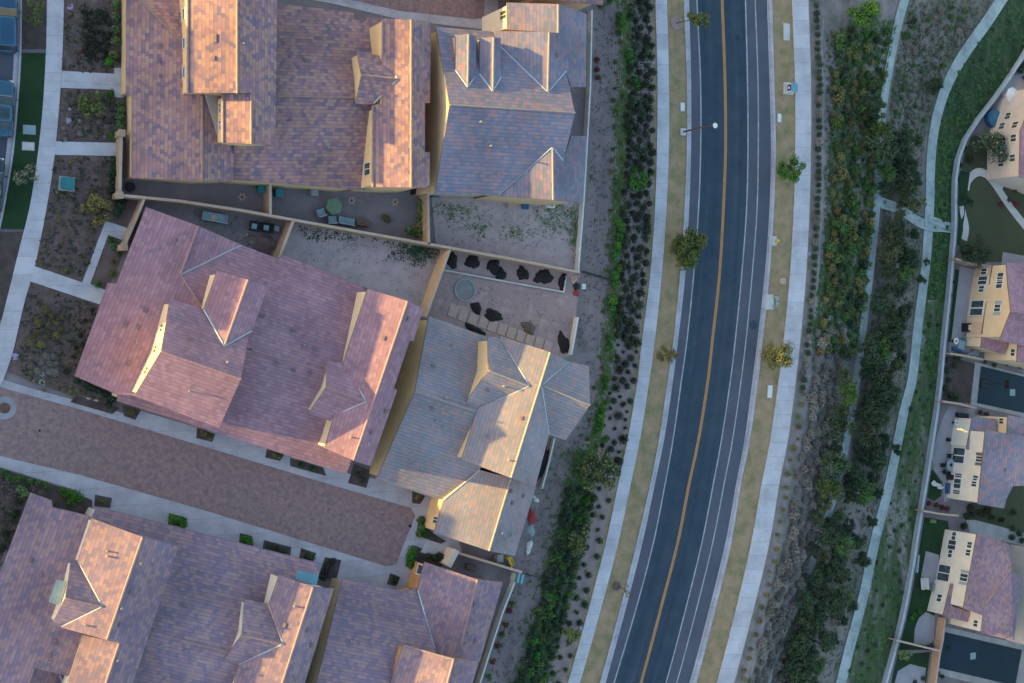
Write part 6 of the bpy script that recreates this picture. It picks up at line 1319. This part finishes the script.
many([(54,202),(57,192),(65,196),(53,210),(58,220),(65,236),(62,245),(64,228),(70,250),(48,230),(45,250),(66,270),(78,262),(85,240),(87,262),(52,262),(58,272),(44,268),(76,210),(92,232),(40,262)], 'bush_olive', 'small yellow-green tuft scattered in the bed west of the L shaped path', 'scattered tufts west of the L shaped path', (.3,.62))
many([(118,254),(113,246),(112,262),(112,274),(97,284),(110,240)], 'bush_mid', 'green shrub in the narrow bed inside the L shaped path', 'shrubs inside the L shaped path', (.5,.85))
many([(45,310),(52,315),(38,322),(48,325),(56,322),(62,318),(36,333),(46,336),(56,336),(40,345),(30,340),(60,330)], 'bush_olive', 'yellow-green bush in the bed north of the drive', 'yellow-green bushes north of the drive', (.65,1.0))
many([(80,335),(82,345),(76,348),(73,357),(85,320),(92,310)], 'bush_deep', 'dark round shrub along the west wall of the rose roofed house', 'dark shrubs along the rose roofed house', (.45,.65))
many(scatter(lambda y: 30, lambda y: 58, 355, 378, 6, 22), 'bush_gray', 'dry brown shrub in the corner bed beside the drive', 'dry shrubs of the corner bed', (.5,.8))
many([(30,379),(36,382),(42,383),(50,384),(58,388),(64,390),(70,392),(48,377),(56,380),(63,384),(71,387),(78,390),(74,396),(83,393),(92,398),(100,400),(44,390)], 'bush_olive', 'small yellow tuft in the row along the north edge of the drive', 'yellow tufts along the north edge of the drive', (.42,.62))
many([(66,371),(76,381),(84,384),(90,388),(98,391),(105,394),(112,399),(108,404)], 'bush_dark', 'dark green shrub in the hedge below the rose roof eave', 'dark hedge below the rose roof eave', (.8,1.05))
many([(3,473),(8,477),(14,480),(20,478),(30,481),(38,483),(45,485)], 'bush_mid', 'green shrub in the row along the south edge of the drive, west end', 'green row along the south edge of the drive', (.7,.95))
many([(25,493),(20,489)], 'bush_pale', 'pale yellow-green shrub at the corner of the mauve roofed house', 'pale shrubs at the mauve roof corner', (1.0,1.2))
many([(17,502),(12,517),(6,534),(2,548),(16,512)], 'bush_deep', 'dark round shrub along the west wall of the mauve roofed house', 'dark shrubs along the mauve roofed house', (.75,1.0))
many([(66,493),(72,495),(78,497),(70,501),(62,490)], 'bush_bright', 'bright green shrub in the bed at the north-west corner of the mauve roof', 'bright shrubs at the mauve roof corner', (.8,1.05))
many([(131,412),(203,433),(209,437),(274,454),(279,457),(417,497),(102,502)], 'bush_olive', 'shrub in a square planting bed along the drive', 'shrubs in the square beds along the drive', (.6,.85))
many([(172,518),(179,520),(183,524),(244,538),(248,541)], 'bush_bright', 'bright green shrub in a square bed on the south side of the drive', 'bright shrubs in the square beds', (.75,.95))
many([(270,546),(277,548),(284,551),(306,556),(311,557),(356,474),(361,480),(300,464),(312,469)], 'bush_dark', 'dark shrub in a narrow bed along the drive', 'dark shrubs in the narrow beds', (.6,.8))
many([(325,573),(327,566),(331,561),(323,577)], 'bush_deep', 'dark shrub between the teal awning and the tan wall', 'dark shrubs beside the teal awning', (.8,1.0))
many([(420,520),(422,527),(418,533),(425,534)], 'bush_mid', 'green shrub in front of the yellow west wall of the golden house', 'green shrubs before the yellow wall', (.85,1.1))
many([(411,550),(410,557),(409,564)], 'bush_bright', 'bright green shrub in front of the rust coloured wall', 'bright shrubs before the rust wall', (.95,1.15))
many([(427,556),(433,557),(438,556),(394,580)], 'bush_dark', 'dark green shrub beside the rust walled house door', 'dark shrubs beside the rust walled house', (.8,1.0))
many([(384,217.5),(386,220)], 'bush_olive', 'small yellow-green shrub in the middle of the dining yard', 'shrub of the dining yard', (.6,.9))
# lower yards
many([(943,360),(945,370),(947,380),(944,388),(954,396),(949,395),(953,366),(955,358)], 'bush_dark', 'dark shrub in the brown bed west of the basketball court', 'dark shrubs west of the basketball court', (.8,1.2))
many([(935,505),(941,507),(928,503),(946,508)], 'bush_red', 'dark red shrub between the two lower lawns', 'dark red shrubs between the lower lawns', (.9,1.2))
many([(965,516),(972,513),(980,514),(990,517),(1000,520),(985,510),(968,508),(1012,512),(962,526)], 'bush_deep', 'dark shrub between the lilac-grey roof and the cream house', 'dark shrubs between the lower houses', (.9,1.3))
many([(1011,528),(1017,533),(1010,537),(1020,540)], 'bush_dark', 'dark shrub beside the straight lower path', 'dark shrubs beside the lower path', (1.0,1.3))
many([(1018,70),(1022,66),(1024,78)], 'bush_dark', 'dark shrub at the top of the upper right patio', 'dark shrubs of the upper right patio', (1.2,1.5))
many([(962,150),(958,165),(956,178),(968,160)], 'bush_deep', 'dark shrub at the foot of the large dark tree', 'dark shrubs below the large dark tree', (1.0,1.4))
many([(1000,205),(1008,200),(1015,205),(1014,190)], 'bush_red', 'dark red shrub beside the curved path, right edge', 'dark red shrubs beside the curved path', (.9,1.2))
many([(984,362),(993,365),(1018,366),(1006,364),(985,414),(979,412),(948,648),(930,645),(950,617),(948,620)], 'bush_dark', 'dark shrub against a lower house wall', 'dark shrubs against the lower houses', (.6,.9))
many([(914,614),(911,618),(918,611)], 'bush_bright', 'bright green shrub on the long lower lawn', 'bright shrubs on the long lower lawn', (.6,.8))
many([(936,673),(941,676),(922,678),(914,682),(900,690)], 'bush_dark', 'dark shrub in the lowest yard at the bottom edge', 'dark shrubs of the lowest yard', (.7,1.0))
many([(951,295),(953,282),(948,316)], 'bush_mid', 'green shrub on the narrow lawn of the pink house', 'shrubs on the narrow lawn', (.35,.5))
# ---- ground cover nobody could count
leaf('litter', (0.15,0.105,0.085), (0.10,0.07,0.065))
def bed_pts(poly, n):
    xs = [q[0] for q in poly]; ys = [q[1] for q in poly]; out = []
    while len(out) < n:
        x, y = random.uniform(min(xs), max(xs)), random.uniform(min(ys), max(ys)); c = False; j = len(poly)-1
        for i in range(len(poly)):
            if (poly[i][1] > y) != (poly[j][1] > y) and x < (poly[j][0]-poly[i][0])*(y-poly[i][1])/(poly[j][1]-poly[i][1])+poly[i][0]: c = not c
            j = i
        if c: out.append((x, y))
    return out
def cover(name, label, pts, s, m, group=None):
    v = []; f = []
    for (x, y) in pts:
        b = gp(x, y) + Vector((0,0,.07 if x < 130 else 0))
        for _ in range(5):
            p = b + Vector((random.gauss(0,.12), random.gauss(0,.12), random.uniform(.02,.1))); a = random.uniform(0,6.28); u = Vector((math.cos(a), math.sin(a), random.uniform(-.3,.5)))*s*random.uniform(.5,1.1); w = Vector((-math.sin(a), math.cos(a), random.uniform(-.2,.3)))*s*.5
            k = len(v); v += [p-u-w*.4, p-u*.1+w, p+u, p-w]; f.append((k,k+1,k+2,k+3))
    tag(mesh(name, v, f, M_[m]), label, 'weeds', kind='stuff')
pts = [(random.gauss(418,13), random.gauss(250,6.5)) for _ in range(330)]; pts += [(random.uniform(296,400), 226+ (x_:=random.random())*14 + 0) for _ in range(140)]
def in_yard(p): 
    x, y = p; return 298 < x < 440 and y > 224 + (x-293)*.172 and y < 224 + (x-293)*.172 + 22
cover('weeds', 'green weeds along the wall of the bare yard behind the rose roof', [p for p in pts if in_yard(p)], .10, 'leaf_dark')
pts = [(random.gauss(cx_, sx_), random.gauss(cy_, sy_)) for cx_, cy_, sx_, sy_, n_ in ((575,228,4,14,170),(553,222,9,9,130),(480,230,5,4,50),(515,234,8,4,60),(450,212,9,6,60),(560,210,8,5,60),(465,215,10,8,50)) for _ in range(n_)]
cover('weeds', 'green weeds scattered over the bare yard of the blue-grey house', [p for p in pts if p[0] < 581 and p[1] > 203 and p[1] < 250+(p[0]-436)*.17], .08, 'leaf_mid')
BEDS = [([(65,2),(63,70),(112,72),(122,60),(122,2)], 300), ([(62,91),(112,92),(120,100),(120,140),(58,140)], 190), ([(55,158),(115,158),(119,198),(103,220),(82,280),(36,264),(48,205)], 430), ([(32,285),(96,307),(114,290),(80,374),(40,380),(12,368),(16,350)], 420), ([(0,471),(55,489),(30,493),(0,565)], 130)]
cover('ground_plants', 'low dry plants and litter in the front beds', [q for b_, n_ in BEDS for q in bed_pts(b_, n_)], .12, 'litter')
cover('ground_plants', 'low green plants in the front beds', [q for b_, n_ in BEDS for q in bed_pts(b_, int(n_*.35))], .16, 'leaf_deep')
cover('weeds', 'sparse weeds over the dirt strip beside the wire fence', [(FEN(y) - random.uniform(3, 22), y) for y in [random.uniform(0,350) for _ in range(320)]] + [(FEN(y) - random.uniform(3, 34), y) for y in [random.uniform(360,690) for _ in range(380)]], .07, 'leaf_dark')
cover('ground_cover', 'green ground cover between the shrubs of the west bank', [(FEN(y)+random.gauss(9,4), y) for y in [random.uniform(-5,480) for _ in range(1500)]], .14, 'leaf_mid')
cover('ground_cover', 'dense green ground cover at the foot of the west bank', [(S1(y)-random.gauss(38,9), y) for y in [random.uniform(450,690) for _ in range(1700)]], .17, 'leaf_mid')
cover('ground_cover', 'dark ground cover below the massed bank shrubs', [(random.uniform(FEN(y)+13, S1(y)-6), y) for y in [random.uniform(-5,335) for _ in range(650)]], .14, 'leaf_deep')
cover('ground_cover', 'grassy cover on the banks between the upper drain channels', [(random.uniform(DA(y)+7, DB(y)-8), y) for y in [abs(random.gauss(60,45)) for _ in range(900)]], .13, 'leaf_gully')
cover('ground_cover', 'green scrub beside the east sidewalk row', [(R2(y)+random.uniform(14,45), y) for y in [random.uniform(40,360) for _ in range(900)]], .13, 'leaf_gully')
cover('litter', 'dry bits scattered over the bare yards', bed_pts([(296,226),(440,250),(422,314),(300,262)], 90)+bed_pts([(434,200),(580,205),(576,268),(436,243)], 100)+bed_pts([(452,276),(574,296),(570,340),(440,310)], 80)+bed_pts([(150,205),(280,220),(272,252),(200,226)], 60), .055, 'leaf_deep')
cover('weeds', 'green weeds over the planted slope above the gully', [(DA(y) - random.uniform(2, 50), y) for y in [random.uniform(20,350) for _ in range(4200)] ], .13, 'leaf_mid')
cover('weeds', 'weeds on the grassy strip above the retaining wall', [(random.uniform(DB(y)+5, TW(y)-2), y) for y in [random.uniform(0,690) for _ in range(2200)]], .11, 'leaf_mid')
cover('weeds', 'low weeds among the gully trees', [(random.uniform(DA(y)+7, DB(y)-6), y) for y in [random.uniform(10,690) for _ in range(2200)]], .11, 'leaf_dark')

# ---------------------------------------------------------------- light, sky, camera
SUN_EL, SUN_DX, SUN_DY = rad(4.0), 0.976, -0.216          # the way the light travels over the map
w = bpy.data.worlds.new('World'); scene.world = w; w.use_nodes = True; nt = w.node_tree
sky = nt.nodes.new('ShaderNodeTexSky'); sky.sky_type = 'NISHITA'; sky.sun_disc = False; sky.sun_elevation = SUN_EL; sky.ozone_density = 1.4
toward = Vector((-SUN_DX, -SUN_DY, 0)).normalized()
sky.sun_rotation = math.atan2(toward.x, toward.y)
bg = nt.nodes['Background']; bg.inputs['Strength'].default_value = 0.15; nt.links.new(sky.outputs[0], bg.inputs['Color'])
sl = bpy.data.lights.new('sun', 'SUN'); sl.energy = 2.6; sl.angle = rad(0.5); sl.color = (1.0, 0.72, 0.19)
so = bpy.data.objects.new('sun', sl); COL.objects.link(so)
d = Vector((SUN_DX*math.cos(SUN_EL), SUN_DY*math.cos(SUN_EL), -math.sin(SUN_EL))); so.rotation_euler = d.to_track_quat('-Z', 'Y').to_euler(); so.location = (-50, 20, 60)
cd = bpy.data.cameras.new('camera'); cam = bpy.data.objects.new('camera', cd); COL.objects.link(cam)
cam.location = (0, 0, HC); cam.rotation_euler = (0, -TILT, 0); cd.sensor_width = 36; cd.lens = FPX / 1024 * 36; cd.clip_end = 8000
scene.camera = cam
scene.view_settings.view_transform = 'Standard'; scene.view_settings.look = 'None'; scene.view_settings.exposure = 2.78; scene.view_settings.gamma = 1.0
scene.render.resolution_x = 1024; scene.render.resolution_y = 683
